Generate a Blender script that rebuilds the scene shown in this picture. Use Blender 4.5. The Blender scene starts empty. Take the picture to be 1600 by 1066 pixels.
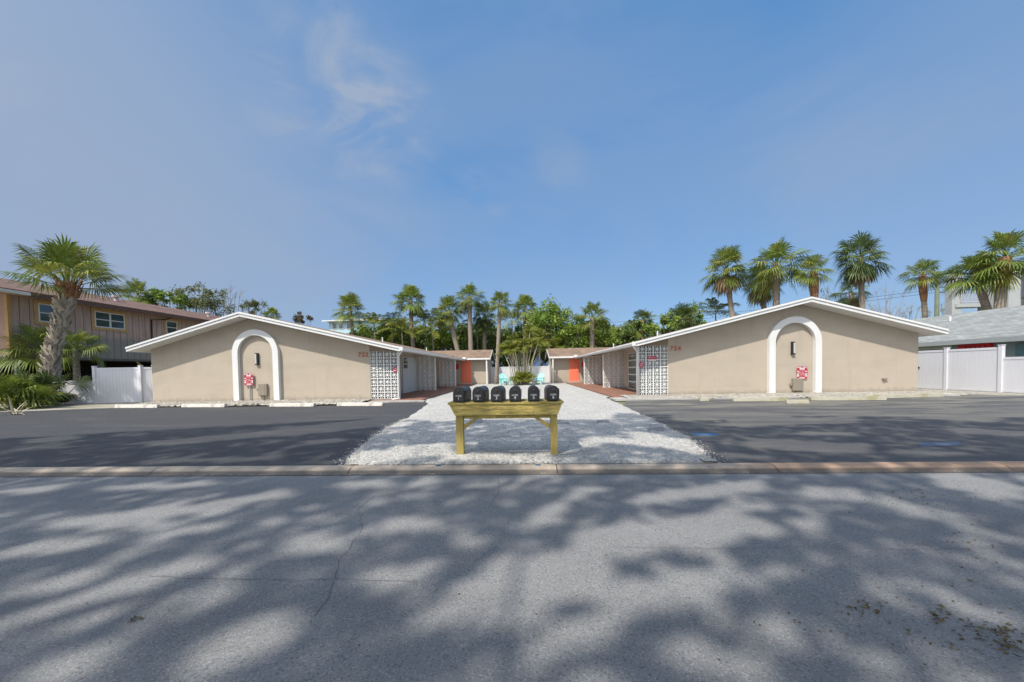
import bpy, math, random
from math import sin, cos, pi, radians as R, sqrt, atan2
from mathutils import Vector, Matrix, noise as mnoise
random.seed(7)
C = bpy.context.scene
COL = C.collection
# ------------------------------------------------------------------ camera
X0, H, F = 0.284, 1.26, 599.967          # camera place and focal length in photo pixels (1600 wide)
YAW, PITCH, ROLL, CX, CY = .049, -.031, .018, 787.952, 597.081
fwd = Vector((-sin(YAW)*cos(PITCH), cos(YAW)*cos(PITCH), sin(PITCH)))
rgt0 = Vector((cos(YAW), sin(YAW), 0)); up0 = rgt0.cross(fwd)
rgt = rgt0*cos(ROLL) - up0*sin(ROLL); up = up0*cos(ROLL) + rgt0*sin(ROLL)
def ray(px, py): return fwd + rgt*((px-CX)/F) - up*((py-CY)/F)
def at(px, py, Y):
    d = ray(px, py); t = Y/d.y; return Vector((X0+d.x*t, Y, H+d.z*t))
def gr(px, py, z=0.0):
    d = ray(px, py); t = (z-H)/d.z; return Vector((X0+d.x*t, d.y*t, z))
def proj(p):
    v = Vector(p)-Vector((X0, 0, H)); w = v.dot(fwd); return CX+F*v.dot(rgt)/w, CY-F*v.dot(up)/w
cam = bpy.data.cameras.new('camera'); cam.sensor_width = 36; cam.lens = F/1600*36
cam.shift_x = (800-CX)/1600; cam.shift_y = (CY-533)/1600; cam.clip_start = .05; cam.clip_end = 2000
co = bpy.data.objects.new('camera', cam); COL.objects.link(co); C.camera = co
M4 = Matrix((rgt, up, -fwd)).transposed().to_4x4(); M4.translation = (X0, 0, H); co.matrix_world = M4
# ------------------------------------------------------------------ light
SD = Vector((.43, .65, -1.0)).normalized()            # the way the sunlight travels
SELEV = math.asin(-SD.z); SAZ = atan2(-SD.x, -SD.y)
sl = bpy.data.lights.new('sun', 'SUN'); sl.energy = 3.3; sl.angle = R(0.9); sl.color = (1, .94, .84)
so = bpy.data.objects.new('sun', sl); COL.objects.link(so); so.rotation_euler = SD.to_track_quat('-Z', 'Y').to_euler()
W = bpy.data.worlds.new('World'); C.world = W; W.use_nodes = True
nt = W.node_tree; N = nt.nodes; L = nt.links; N.clear()
wo = N.new('ShaderNodeOutputWorld'); bg = N.new('ShaderNodeBackground'); sky = N.new('ShaderNodeTexSky')
sky.sky_type = 'NISHITA'; sky.sun_disc = False; sky.sun_elevation = SELEV; sky.sun_rotation = SAZ
sky.air_density = 1.0; sky.dust_density = .6; sky.ozone_density = 2.2; sky.altitude = 0
tc = N.new('ShaderNodeTexCoord')
def wn(t, **k):
    n = N.new(t)
    for a, b in k.items(): setattr(n, a, b)
    return n
mp = wn('ShaderNodeMapping'); mp.inputs['Scale'].default_value = (1.0, 1.0, 1.9); mp.inputs['Rotation'].default_value = (.2, .5, .3)
L.new(tc.outputs['Generated'], mp.inputs[0])
n1 = wn('ShaderNodeTexNoise'); n1.inputs['Scale'].default_value = 1.5; n1.inputs['Detail'].default_value = 9; n1.inputs['Distortion'].default_value = .5; n1.inputs['Roughness'].default_value = .5
L.new(mp.outputs[0], n1.inputs['Vector'])
r1 = wn('ShaderNodeMapRange'); r1.inputs[1].default_value = .42; r1.inputs[2].default_value = .66; r1.inputs[3].default_value = .0; r1.inputs[4].default_value = .55; r1.interpolation_type = 'SMOOTHSTEP'
L.new(n1.outputs[0], r1.inputs[0])
def blob(direction, size, power):                      # a soft patch of sky round one direction
    d = N.new('ShaderNodeVectorMath'); d.operation = 'DOT_PRODUCT'; nm = N.new('ShaderNodeVectorMath'); nm.operation = 'NORMALIZE'
    L.new(tc.outputs['Generated'], nm.inputs[0]); L.new(nm.outputs[0], d.inputs[0]); d.inputs[1].default_value = Vector(direction).normalized()
    r = N.new('ShaderNodeMapRange'); r.interpolation_type = 'SMOOTHSTEP'; r.inputs[1].default_value = cos(R(size)); r.inputs[2].default_value = 1; r.inputs[3].default_value = 0; r.inputs[4].default_value = power
    L.new(d.outputs['Value'], r.inputs[0]); return r.outputs[0]
def math_(op, a, b, clamp=False):
    m = N.new('ShaderNodeMath'); m.operation = op; m.use_clamp = clamp
    for i, v in enumerate((a, b)):
        if isinstance(v, (int, float)): m.inputs[i].default_value = v
        else: L.new(v, m.inputs[i])
    return m.outputs[0]
n2 = wn('ShaderNodeTexNoise'); n2.inputs['Scale'].default_value = 5.5; n2.inputs['Detail'].default_value = 10; n2.inputs['Distortion'].default_value = .8; n2.inputs['Roughness'].default_value = .55
mp2 = wn('ShaderNodeMapping'); mp2.inputs['Rotation'].default_value = (0, .5, .2); mp2.inputs['Scale'].default_value = (.8, 1, 2.0)
L.new(tc.outputs['Generated'], mp2.inputs[0]); L.new(mp2.outputs[0], n2.inputs['Vector'])
r2 = wn('ShaderNodeMapRange'); r2.inputs[1].default_value = .42; r2.inputs[2].default_value = .75; r2.inputs[4].default_value = 1.0; r2.interpolation_type = 'SMOOTHSTEP'
L.new(n2.outputs[0], r2.inputs[0])
veil = math_('MULTIPLY', r1.outputs[0], .55)
veil = math_('ADD', veil, blob(ray(60, 380), 46, .62)); veil = math_('ADD', veil, blob(ray(-100, 250), 30, .25))
veil = math_('ADD', veil, blob(ray(1650, 300), 30, .40)); veil = math_('ADD', veil, blob(ray(760, 620), 36, .06))
wisp = math_('ADD', blob(ray(520, 130), 11, .9), blob(ray(590, 190), 9, .9)); wisp = math_('ADD', wisp, blob(ray(755, 308), 5, .6)); wisp = math_('ADD', wisp, blob(ray(860, 275), 7, .35))
wisp = math_('MULTIPLY', wisp, r2.outputs[0]); fac = math_('ADD', veil, math_('MULTIPLY', wisp, .62), True)
mixc = wn('ShaderNodeMix'); mixc.data_type = 'RGBA'; L.new(fac, mixc.inputs[0])
hs = wn('ShaderNodeHueSaturation'); hs.inputs['Saturation'].default_value = 1.0; hs.inputs['Value'].default_value = 1.0; L.new(sky.outputs[0], hs.inputs['Color'])

flat = wn('ShaderNodeMix'); flat.data_type = 'RGBA'; flat.inputs[0].default_value = .62; L.new(hs.outputs[0], flat.inputs[6]); flat.inputs[7].default_value = (.55, 1.82, 3.95, 1)
glow = wn('ShaderNodeMix'); glow.data_type = 'RGBA'; L.new(blob((-SD.x, -SD.y-.3, .45), 95, 1.0), glow.inputs[0]); glow.inputs[7].default_value = (9.5, 10.0, 11.0, 1)   # bright patch added to the unseen sky behind the camera, lifts the fill light
L.new(flat.outputs[2], glow.inputs[6]); L.new(glow.outputs[2], mixc.inputs[6]); mixc.inputs[7].default_value = (2.0, 2.52, 3.45, 1)
L.new(mixc.outputs[2], bg.inputs[0]); bg.inputs[1].default_value = .115
L.new(bg.outputs[0], wo.inputs[0])
C.view_settings.view_transform = 'Standard'; C.view_settings.look = 'None'; C.view_settings.exposure = 0.55; C.view_settings.gamma = 1
C.view_settings.use_curve_mapping = False
C.cycles.max_bounces = 6; C.cycles.transparent_max_bounces = 8
# ------------------------------------------------------------------ materials
def mat(name, col, rough=.8, var=.12, vs=3.0, bump=0.0, bs=60.0, col2=None, c2s=1.0, c2lo=.5, c2hi=.6, spec=.3, metal=0, island=0.0, trans=0.0, coord='Object', stretch=(1, 1, 1), extra=None, bdist=.01):
    m = bpy.data.materials.new(name); m.use_nodes = True; t = m.node_tree; n = t.nodes; l = t.links
    p = n['Principled BSDF']; p.inputs['Roughness'].default_value = rough; p.inputs['Specular IOR Level'].default_value = spec; p.inputs['Metallic'].default_value = metal
    tc = n.new('ShaderNodeTexCoord'); mp = n.new('ShaderNodeMapping'); mp.inputs['Scale'].default_value = stretch; l.new(tc.outputs[coord], mp.inputs[0])
    def mix(fac, a, b, bt='MIX'):
        x = n.new('ShaderNodeMix'); x.data_type = 'RGBA'; x.blend_type = bt
        for s, v in ((0, fac), (6, a), (7, b)):
            if isinstance(v, (int, float)): x.inputs[s].default_value = v
            elif isinstance(v, tuple): x.inputs[s].default_value = (*v[:3], 1)
            else: l.new(v, x.inputs[s])
        return x.outputs[2]
    def noise(scale, detail=6, rough_=.6, dist=0.0, vec=None):
        x = n.new('ShaderNodeTexNoise'); x.inputs['Scale'].default_value = scale; x.inputs['Detail'].default_value = detail; x.inputs['Roughness'].default_value = rough_; x.inputs['Distortion'].default_value = dist
        l.new(vec or mp.outputs[0], x.inputs['Vector']); return x.outputs[0]
    def rng(v, a, b, c, d, smooth=True):
        x = n.new('ShaderNodeMapRange'); x.interpolation_type = 'SMOOTHSTEP' if smooth else 'LINEAR'
        for i, q in enumerate((a, b, c, d)): x.inputs[i+1].default_value = q
        l.new(v, x.inputs[0]); return x.outputs[0]
    base = tuple(col)
    cur = mix(0.0, base, base)
    if col2: cur = mix(rng(noise(c2s), c2lo, c2hi, 0, 1), cur, tuple(col2))
    if var:
        v = rng(noise(vs, 8), .25, .75, 1-var, 1+var, False)
        cx = n.new('ShaderNodeVectorMath'); cx.operation = 'SCALE'; l.new(cur, cx.inputs[0]); l.new(v, cx.inputs['Scale']); cur = cx.outputs[0]
    if island:
        g = n.new('ShaderNodeNewGeometry'); v = rng(g.outputs['Random Per Island'], 0, 1, 1-island, 1+island, False)
        cx = n.new('ShaderNodeVectorMath'); cx.operation = 'SCALE'; l.new(cur, cx.inputs[0]); l.new(v, cx.inputs['Scale']); cur = cx.outputs[0]
    env = dict(n=n, l=l, mix=mix, noise=noise, rng=rng, p=p, mp=mp, tc=tc)
    if extra: cur = extra(env, cur)
    l.new(cur, p.inputs['Base Color'])
    if bump and 'Normal' and not p.inputs['Normal'].is_linked:
        b = n.new('ShaderNodeBump'); b.inputs['Strength'].default_value = bump; b.inputs['Distance'].default_value = bdist
        l.new(noise(bs, 5), b.inputs['Height']); l.new(b.outputs[0], p.inputs['Normal'])
    if trans:
        tr = n.new('ShaderNodeBsdfTranslucent'); l.new(cur, tr.inputs[0]); ms = n.new('ShaderNodeMixShader'); ms.inputs[0].default_value = trans
        l.new(p.outputs[0], ms.inputs[1]); l.new(tr.outputs[0], ms.inputs[2]); l.new(ms.outputs[0], n['Material Output'].inputs[0])
    return m
def grit(scale, lo, hi, c, amount=1.0):                # sharp specks of another colour
    def f(e, cur):
        v = e['n'].new('ShaderNodeTexVoronoi'); v.inputs['Scale'].default_value = scale; e['l'].new(e['mp'].outputs[0], v.inputs['Vector'])
        s = e['n'].new('ShaderNodeSeparateColor'); e['l'].new(v.outputs['Color'], s.inputs[0])
        return e['mix'](e['rng'](s.outputs[0], lo, hi, 0, amount), cur, c)
    return f
def road_extra(e, cur):
    cur = grit(150, .8, .92, (.46, .46, .45), .45)(e, cur); cur = grit(120, .84, .93, (.07, .07, .08), .5)(e, cur)
    # tyre polished lanes and old stains run along the street
    mp = e['n'].new('ShaderNodeMapping'); mp.inputs['Scale'].default_value = (.06, .9, 1); e['l'].new(e['tc'].outputs['Object'], mp.inputs[0])
    cur = e['mix'](e['rng'](e['noise'](1.0, 5, .6, 0, mp.outputs[0]), .4, .7, 0, .30), cur, (.105, .11, .12))
    cur = e['mix'](e['rng'](e['noise'](.7, 9, .72), .58, .72, 0, .28), cur, (.33, .33, .325))
    cur = e['mix'](e['rng'](e['noise'](2.3, 4, .5, .3), .70, .76, 0, .45), cur, (.09, .09, .095))
    return cur
m_road = mat('aged_asphalt', (.235, .235, .235), .86, .10, 2.0, .7, 140, extra=road_extra, bdist=.006)
def lot_extra(e, cur):
    cur = grit(90, .88, .95, (.16, .16, .165), .5)(e, cur)
    mp = e['n'].new('ShaderNodeMapping'); mp.inputs['Scale'].default_value = (.25, 1.1, 1); e['l'].new(e['tc'].outputs['Object'], mp.inputs[0])
    cur = e['mix'](e['rng'](e['noise'](1.1, 8, .68, .4, mp.outputs[0]), .5, .72, 0, .5), cur, (.115, .112, .105))
    return cur
m_lotL = mat('sealed_asphalt', (.052, .053, .057), .72, .12, 1.2, .45, 160, extra=lot_extra, bdist=.004)
def lotR_extra(e, cur):
    cur = lot_extra(e, cur)
    mp = e['n'].new('ShaderNodeMapping'); mp.inputs['Scale'].default_value = (.22, 1.0, 1); mp.inputs['Location'].default_value = (3, 5, 0); e['l'].new(e['tc'].outputs['Object'], mp.inputs[0])
    sp = e['n'].new('ShaderNodeSeparateXYZ'); e['l'].new(e['tc'].outputs['Object'], sp.inputs[0])
    dust = e['rng'](e['noise'](1.5, 9, .7, .6, mp.outputs[0]), .42, .62, 0, 1); near = e['rng'](sp.outputs[1], 6.0, 13.5, .25, .85)
    mu = e['n'].new('ShaderNodeMath'); mu.operation = 'MULTIPLY'; e['l'].new(dust, mu.inputs[0]); e['l'].new(near, mu.inputs[1])
    return e['mix'](mu.outputs[0], cur, (.20, .19, .155))       # pale dust and grit on the older seal coat
m_lotR = mat('worn_sealed_asphalt', (.078, .077, .08), .74, .14, 1.2, .45, 160, extra=lotR_extra, bdist=.004)
def curb_extra(e, cur):
    sp = e['n'].new('ShaderNodeSeparateXYZ'); e['l'].new(e['tc'].outputs['Object'], sp.inputs[0])
    cur = e['mix'](e['rng'](sp.outputs[0], 2.6, 3.6, 0, .8), cur, (.45, .28, .185))
    cur = e['mix'](e['rng'](e['noise'](2.6, 9, .75), .5, .68, 0, .6), cur, (.13, .12, .11))
    cur = e['mix'](e['rng'](sp.outputs[2], -.036, -.010, .85, 0), cur, (.12, .105, .09))
    return cur
m_curb = mat('kerb_concrete', (.47, .39, .31), .85, .14, 4, .6, 70, extra=curb_extra)
m_shell = mat('crushed_shell', (.49, .475, .445), .95, .10, 1.2, 0, extra=None)
def shell_fix(m, sc=26.0):
    t = m.node_tree; n = t.nodes; l = t.links; p = n['Principled BSDF']; tc = n.new('ShaderNodeTexCoord')
    v = n.new('ShaderNodeTexVoronoi'); v.inputs['Scale'].default_value = sc; l.new(tc.outputs['Object'], v.inputs['Vector'])
    b = n.new('ShaderNodeBump'); b.inputs['Strength'].default_value = .75; b.inputs['Distance'].default_value = .02; b.invert = True
    l.new(v.outputs['Distance'], b.inputs['Height']); l.new(b.outputs[0], p.inputs['Normal'])
    src = p.inputs['Base Color'].links[0].from_socket
    hs = n.new('ShaderNodeSeparateColor'); l.new(v.outputs['Color'], hs.inputs[0])
    r = n.new('ShaderNodeMapRange'); r.inputs[3].default_value = .62; r.inputs[4].default_value = 1.12; l.new(hs.outputs[0], r.inputs[0])
    s = n.new('ShaderNodeVectorMath'); s.operation = 'SCALE'; l.new(src, s.inputs[0]); l.new(r.outputs[0], s.inputs['Scale']); l.new(s.outputs[0], p.inputs['Base Color'])
shell_fix(m_shell, 34)
m_bed = mat('bed_stone', (.37, .345, .30), .95, .2, 2, 0); shell_fix(m_bed, 12)
m_ground = mat('sandy_ground', (.34, .31, .26), .95, .25, .8, .6, 30, col2=(.20, .21, .12), c2s=.5, c2lo=.5, c2hi=.62)
m_lawn = mat('far_ground', (.16, .17, .09), .95, .25, .3, .5, 20)
m_conc = mat('grey_concrete', (.40, .385, .36), .88, .14, 3, .5, 50, col2=(.22, .21, .19), c2s=1.6, c2lo=.52, c2hi=.75)
def stucco_extra(e, cur):
    # faint horizontal block courses, rain wash near the foot of the wall
    sp = e['n'].new('ShaderNodeSeparateXYZ'); e['l'].new(e['tc'].outputs['Object'], sp.inputs[0])
    mp = e['n'].new('ShaderNodeMapping'); mp.inputs['Scale'].default_value = (.35, .35, 1.2); e['l'].new(e['tc'].outputs['Object'], mp.inputs[0])
    cur = e['mix'](e['rng'](e['noise'](1.2, 8, .65, 0, mp.outputs[0]), .45, .75, 0, .25), cur, (.28, .235, .185))
    # mud splash along the foot, faint runs down the wall
    nz = e['noise'](5.0, 8, .7); ad0 = e['n'].new('ShaderNodeMath'); ad0.operation = 'MULTIPLY_ADD'; ad0.inputs[1].default_value = -.55; e['l'].new(nz, ad0.inputs[0]); e['l'].new(sp.outputs[2], ad0.inputs[2])
    cur = e['mix'](e['rng'](ad0.outputs[0], -.22, .02, .45, 0), cur, (.20, .17, .13))
    mp3 = e['n'].new('ShaderNodeMapping'); mp3.inputs['Scale'].default_value = (3.2, 3.2, .16); e['l'].new(e['tc'].outputs['Object'], mp3.inputs[0])
    cur = e['mix'](e['rng'](e['noise'](1.6, 6, .6, 0, mp3.outputs[0]), .56, .72, 0, .16), cur, (.25, .21, .165))
    a = e['n'].new('ShaderNodeTexBrick'); a.offset = .5; a.inputs['Scale'].default_value = 1.0; a.inputs['Brick Width'].default_value = .4; a.inputs['Row Height'].default_value = .203; a.inputs['Mortar Size'].default_value = .006; a.inputs['Mortar Smooth'].default_value = .8
    cb = e['n'].new('ShaderNodeCombineXYZ'); ad = e['n'].new('ShaderNodeMath'); ad.operation = 'ADD'; e['l'].new(sp.outputs[0], ad.inputs[0]); e['l'].new(sp.outputs[1], ad.inputs[1])
    e['l'].new(ad.outputs[0], cb.inputs[0]); e['l'].new(sp.outputs[2], cb.inputs[1]); e['l'].new(cb.outputs[0], a.inputs['Vector'])
    b1 = e['n'].new('ShaderNodeBump'); b1.inputs['Strength'].default_value = .16; b1.inputs['Distance'].default_value = .01; b1.invert = True; e['l'].new(a.outputs['Fac'], b1.inputs['Height'])
    b2 = e['n'].new('ShaderNodeBump'); b2.inputs['Strength'].default_value = .3; b2.inputs['Distance'].default_value = .008; e['l'].new(e['noise'](45, 6), b2.inputs['Height']); e['l'].new(b1.outputs[0], b2.inputs['Normal'])
    e['l'].new(b2.outputs[0], e['p'].inputs['Normal'])
    return cur
m_tan = mat('tan_stucco', (.425, .368, .296), .9, .05, 1.5, 0, extra=stucco_extra)
m_tandoor = mat('faded_pink_door_paint', (.42, .32, .28), .8, .05, 2)
m_tan2 = mat('brown_beam_paint', (.26, .20, .145), .85, .1, 3, .3, 40)
m_white = mat('white_paint', (.66, .66, .65), .55, .04, 2, .12, 50, col2=(.62, .61, .58), c2s=1.5, c2lo=.58, c2hi=.8)
m_white_s = mat('white_soffit', (.66, .65, .62), .7, .05, 2, .1, 30)
m_block = mat('white_breeze_block', (.70, .71, .70), .75, .06, 6, .3, 90, col2=(.55, .54, .50), c2s=3, c2lo=.6, c2hi=.8)
m_vinyl = mat('white_vinyl', (.63, .63, .66), .4, .03, 1.5, 0, col2=(.6, .6, .58), c2s=.9, c2lo=.55, c2hi=.8)
def shingle_mat(name, c, c2, w=.3, h=.14):
    def f(e, cur):
        sp = e['n'].new('ShaderNodeSeparateXYZ'); e['l'].new(e['tc'].outputs['Object'], sp.inputs[0])
        return cur
    m = mat(name, c, .95, .12, 1.2, 0, col2=c2, c2s=1.0, c2lo=.45, c2hi=.65, extra=grit(9, .6, .8, c2, .7)); t = m.node_tree; n = t.nodes; l = t.links
    tc = n.new('ShaderNodeTexCoord'); b = n.new('ShaderNodeTexBrick'); b.inputs['Scale'].default_value = 1; b.inputs['Brick Width'].default_value = w; b.inputs['Row Height'].default_value = h; b.inputs['Mortar Size'].default_value = .008; b.inputs['Mortar Smooth'].default_value = .3
    l.new(tc.outputs['UV'], b.inputs['Vector']); bp = n.new('ShaderNodeBump'); bp.inputs['Strength'].default_value = .5; bp.inputs['Distance'].default_value = .015; bp.invert = True
    l.new(b.outputs['Fac'], bp.inputs['Height']); l.new(bp.outputs[0], n['Principled BSDF'].inputs['Normal'])
    src = n['Principled BSDF'].inputs['Base Color'].links[0].from_socket
    b.inputs['Color1'].default_value = (.8, .8, .8, 1); b.inputs['Color2'].default_value = (1.15, 1.15, 1.15, 1); b.inputs['Mortar'].default_value = (.5, .5, .5, 1)
    x = n.new('ShaderNodeMix'); x.data_type = 'RGBA'; x.blend_type = 'MULTIPLY'; x.inputs[0].default_value = 1; l.new(src, x.inputs[6]); l.new(b.outputs['Color'], x.inputs[7]); l.new(x.outputs[2], n['Principled BSDF'].inputs['Base Color'])
    return m
m_roof = shingle_mat('brown_shingle', (.27, .19, .135), (.19, .13, .095))
m_roofred = shingle_mat('red_brown_shingle', (.19, .118, .095), (.135, .085, .07))
m_roofgrey = shingle_mat('pale_grey_shingle', (.27, .285, .28), (.25, .265, .26), .35, .16)
def paver_mat():
    m = mat('brick_paver', (.27, .135, .09), .85, .2, 2, 0, extra=grit(8, .5, .9, (.17, .10, .075), .7)); t = m.node_tree; n = t.nodes; l = t.links
    tc = n.new('ShaderNodeTexCoord'); b = n.new('ShaderNodeTexBrick'); b.inputs['Scale'].default_value = 1; b.inputs['Brick Width'].default_value = .22; b.inputs['Row Height'].default_value = .11; b.inputs['Mortar Size'].default_value = .006
    l.new(tc.outputs['Object'], b.inputs['Vector']); bp = n.new('ShaderNodeBump'); bp.invert = True; bp.inputs['Strength'].default_value = .5; bp.inputs['Distance'].default_value = .01
    l.new(b.outputs['Fac'], bp.inputs['Height']); l.new(bp.outputs[0], n['Principled BSDF'].inputs['Normal']); return m
m_paver = paver_mat()
m_orange = mat('coral_door_paint', (.80, .20, .115), .5, .04, 2)
m_red = mat('red_paint', (.52, .02, .025), .5, .05, 3)
m_signred = mat('sign_red', (.42, .012, .04), .45, .04, 5)
m_signwhite = mat('sign_white', (.60, .52, .53), .5, .03, 5)
m_copper = mat('salmon_numeral', (.42, .13, .075), .5, .05, 5)
m_greymetal = mat('galvanised_metal', (.33, .33, .32), .45, .1, 6, metal=.5)
m_boxgrey = mat('taupe_metal_box', (.25, .215, .17), .6, .08, 5)
m_black = mat('black_plastic', (.012, .012, .013), .5, .15, 5, .15, 120, spec=.5)
m_blackside = mat('dark_grey_plastic', (.055, .055, .057), .48, .2, 5, .25, 90, spec=.4, col2=(.11, .105, .10), c2s=7, c2lo=.56, c2hi=.75)
m_sticker = mat('sticker_silver', (.55, .56, .58), .5, .05, 9)
def wood_mat(name, c, c2, st):
    def f(e, cur):
        v = e['noise'](2.2, 8, .7, 1.2); return e['mix'](e['rng'](v, .42, .62, 0, .75), cur, c2)
    return mat(name, c, .78, .16, 4, .35, 50, stretch=st, extra=f, island=.1)
m_wood = wood_mat('treated_pine', (.50, .39, .12), (.17, .14, .05), (1.6, 10, 12))
m_woodv = wood_mat('treated_pine_upright', (.37, .29, .09), (.24, .18, .055), (14, 14, 1))
m_glass = mat('window_glass', (.035, .055, .07), .05, .05, 1, spec=.9)
m_glassg = mat('green_window_glass', (.03, .055, .04), .06, .3, 6, spec=.7)
m_dark = mat('shade_black', (.018, .015, .013), .9, .3, 2)  # near-black that stands in for shade below the brown house
def t111(e, cur):
    sp = e['n'].new('ShaderNodeSeparateXYZ'); e['l'].new(e['tc'].outputs['Object'], sp.inputs[0])
    mp = e['n'].new('ShaderNodeMapping'); mp.inputs['Scale'].default_value = (3, 3, .25); e['l'].new(e['tc'].outputs['Object'], mp.inputs[0])
    cur = e['mix'](e['rng'](e['noise'](2.0, 8, .7, .3, mp.outputs[0]), .35, .7, 0, .55), cur, (.25, .165, .14))
    nz = e['noise'](.8, 7, .7, .2, mp.outputs[0]); ad = e['n'].new('ShaderNodeMath'); ad.operation = 'MULTIPLY_ADD'; ad.inputs[1].default_value = -.7; e['l'].new(nz, ad.inputs[0]); e['l'].new(sp.outputs[2], ad.inputs[2])
    cur = e['mix'](e['rng'](ad.outputs[0], 3.2, 3.6, .92, 0), cur, (.27, .25, .22))       # bare weathered grey timber low down
    return cur
m_siding = mat('weathered_board_siding', (.50, .36, .30), .9, .12, 1.5, .4, 40, extra=t111)
m_sidingf = mat('pink_board_siding', (.42, .27, .21), .9, .1, 1.5, .4, 40)
m_yellow = mat('ochre_trim', (.50, .31, .13), .8, .15, 3)
m_brownpipe = mat('dark_brown_pipe', (.06, .03, .025), .6, .1, 3)
m_greywall = mat('grey_stucco_wall', (.36, .375, .375), .9, .06, 1.2, .3, 30)
m_sagewall = mat('sage_wall', (.20, .25, .245), .85, .08, 1.2, .2, 30)
m_bluewall = mat('pale_aqua_wall', (.42, .60, .66), .85, .06, 1)
m_aqua = mat('aqua_plastic', (.40, .78, .76), .5, .04, 3)
m_bark = mat('palm_bark', (.31, .26, .21), .95, .2, 6, .9, 14, col2=(.20, .165, .13), c2s=5, c2lo=.45, c2hi=.6, stretch=(1, 1, 4), bdist=.04)
m_barkred = mat('red_palm_boots', (.30, .15, .08), .95, .2, 6, .9, 14, col2=(.13, .075, .05), c2s=5, c2lo=.5, c2hi=.6, bdist=.04)
m_boot = mat('palm_boot', (.37, .32, .26), .95, .15, 6, .5, 25, island=.3)
m_stem = mat('pale_cane', (.42, .38, .27), .8, .15, 5, .3, 20)
m_bark2 = mat('oak_bark', (.17, .145, .12), .95, .2, 5, .8, 12, bdist=.03)
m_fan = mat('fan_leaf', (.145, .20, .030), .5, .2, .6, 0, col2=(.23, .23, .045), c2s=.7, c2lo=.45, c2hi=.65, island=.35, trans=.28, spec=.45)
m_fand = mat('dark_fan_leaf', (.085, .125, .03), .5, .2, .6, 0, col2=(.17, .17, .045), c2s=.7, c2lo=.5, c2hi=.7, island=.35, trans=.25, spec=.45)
m_dead = mat('dead_frond', (.24, .17, .10), .9, .2, 2, 0, island=.35, trans=.15)
m_areca = mat('areca_leaf', (.19, .22, .03), .5, .2, .8, 0, col2=(.28, .22, .05), c2s=.8, c2lo=.5, c2hi=.7, island=.35, trans=.3, spec=.4)
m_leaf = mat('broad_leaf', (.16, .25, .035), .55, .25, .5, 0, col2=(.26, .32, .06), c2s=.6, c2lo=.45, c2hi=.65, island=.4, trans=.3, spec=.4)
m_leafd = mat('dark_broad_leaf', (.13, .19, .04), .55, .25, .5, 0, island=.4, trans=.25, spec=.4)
m_leafo = mat('oak_leaf', (.15, .165, .065), .6, .25, .5, 0, island=.4, trans=.25, spec=.3)
m_twig = mat('grey_twig', (.25, .22, .20), .9, .2, 4)
m_fallen = mat('fallen_leaf', (.10, .075, .025), .8, .3, 9, island=.5)
m_bluepaint = mat('blue_marking_paint', (.07, .16, .28), .8, .25, 14)
m_greenpole = mat('green_grey_pole', (.19, .22, .15), .85, .15, 2)
m_tarp = mat('navy_canvas', (.05, .09, .17), .8, .15, 1.5)
m_plastgrey = mat('grey_lid_plastic', (.23, .23, .235), .7, .1, 6)
m_crack = mat('road_crack', (.10, .10, .105), .95, .1, 9)
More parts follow.
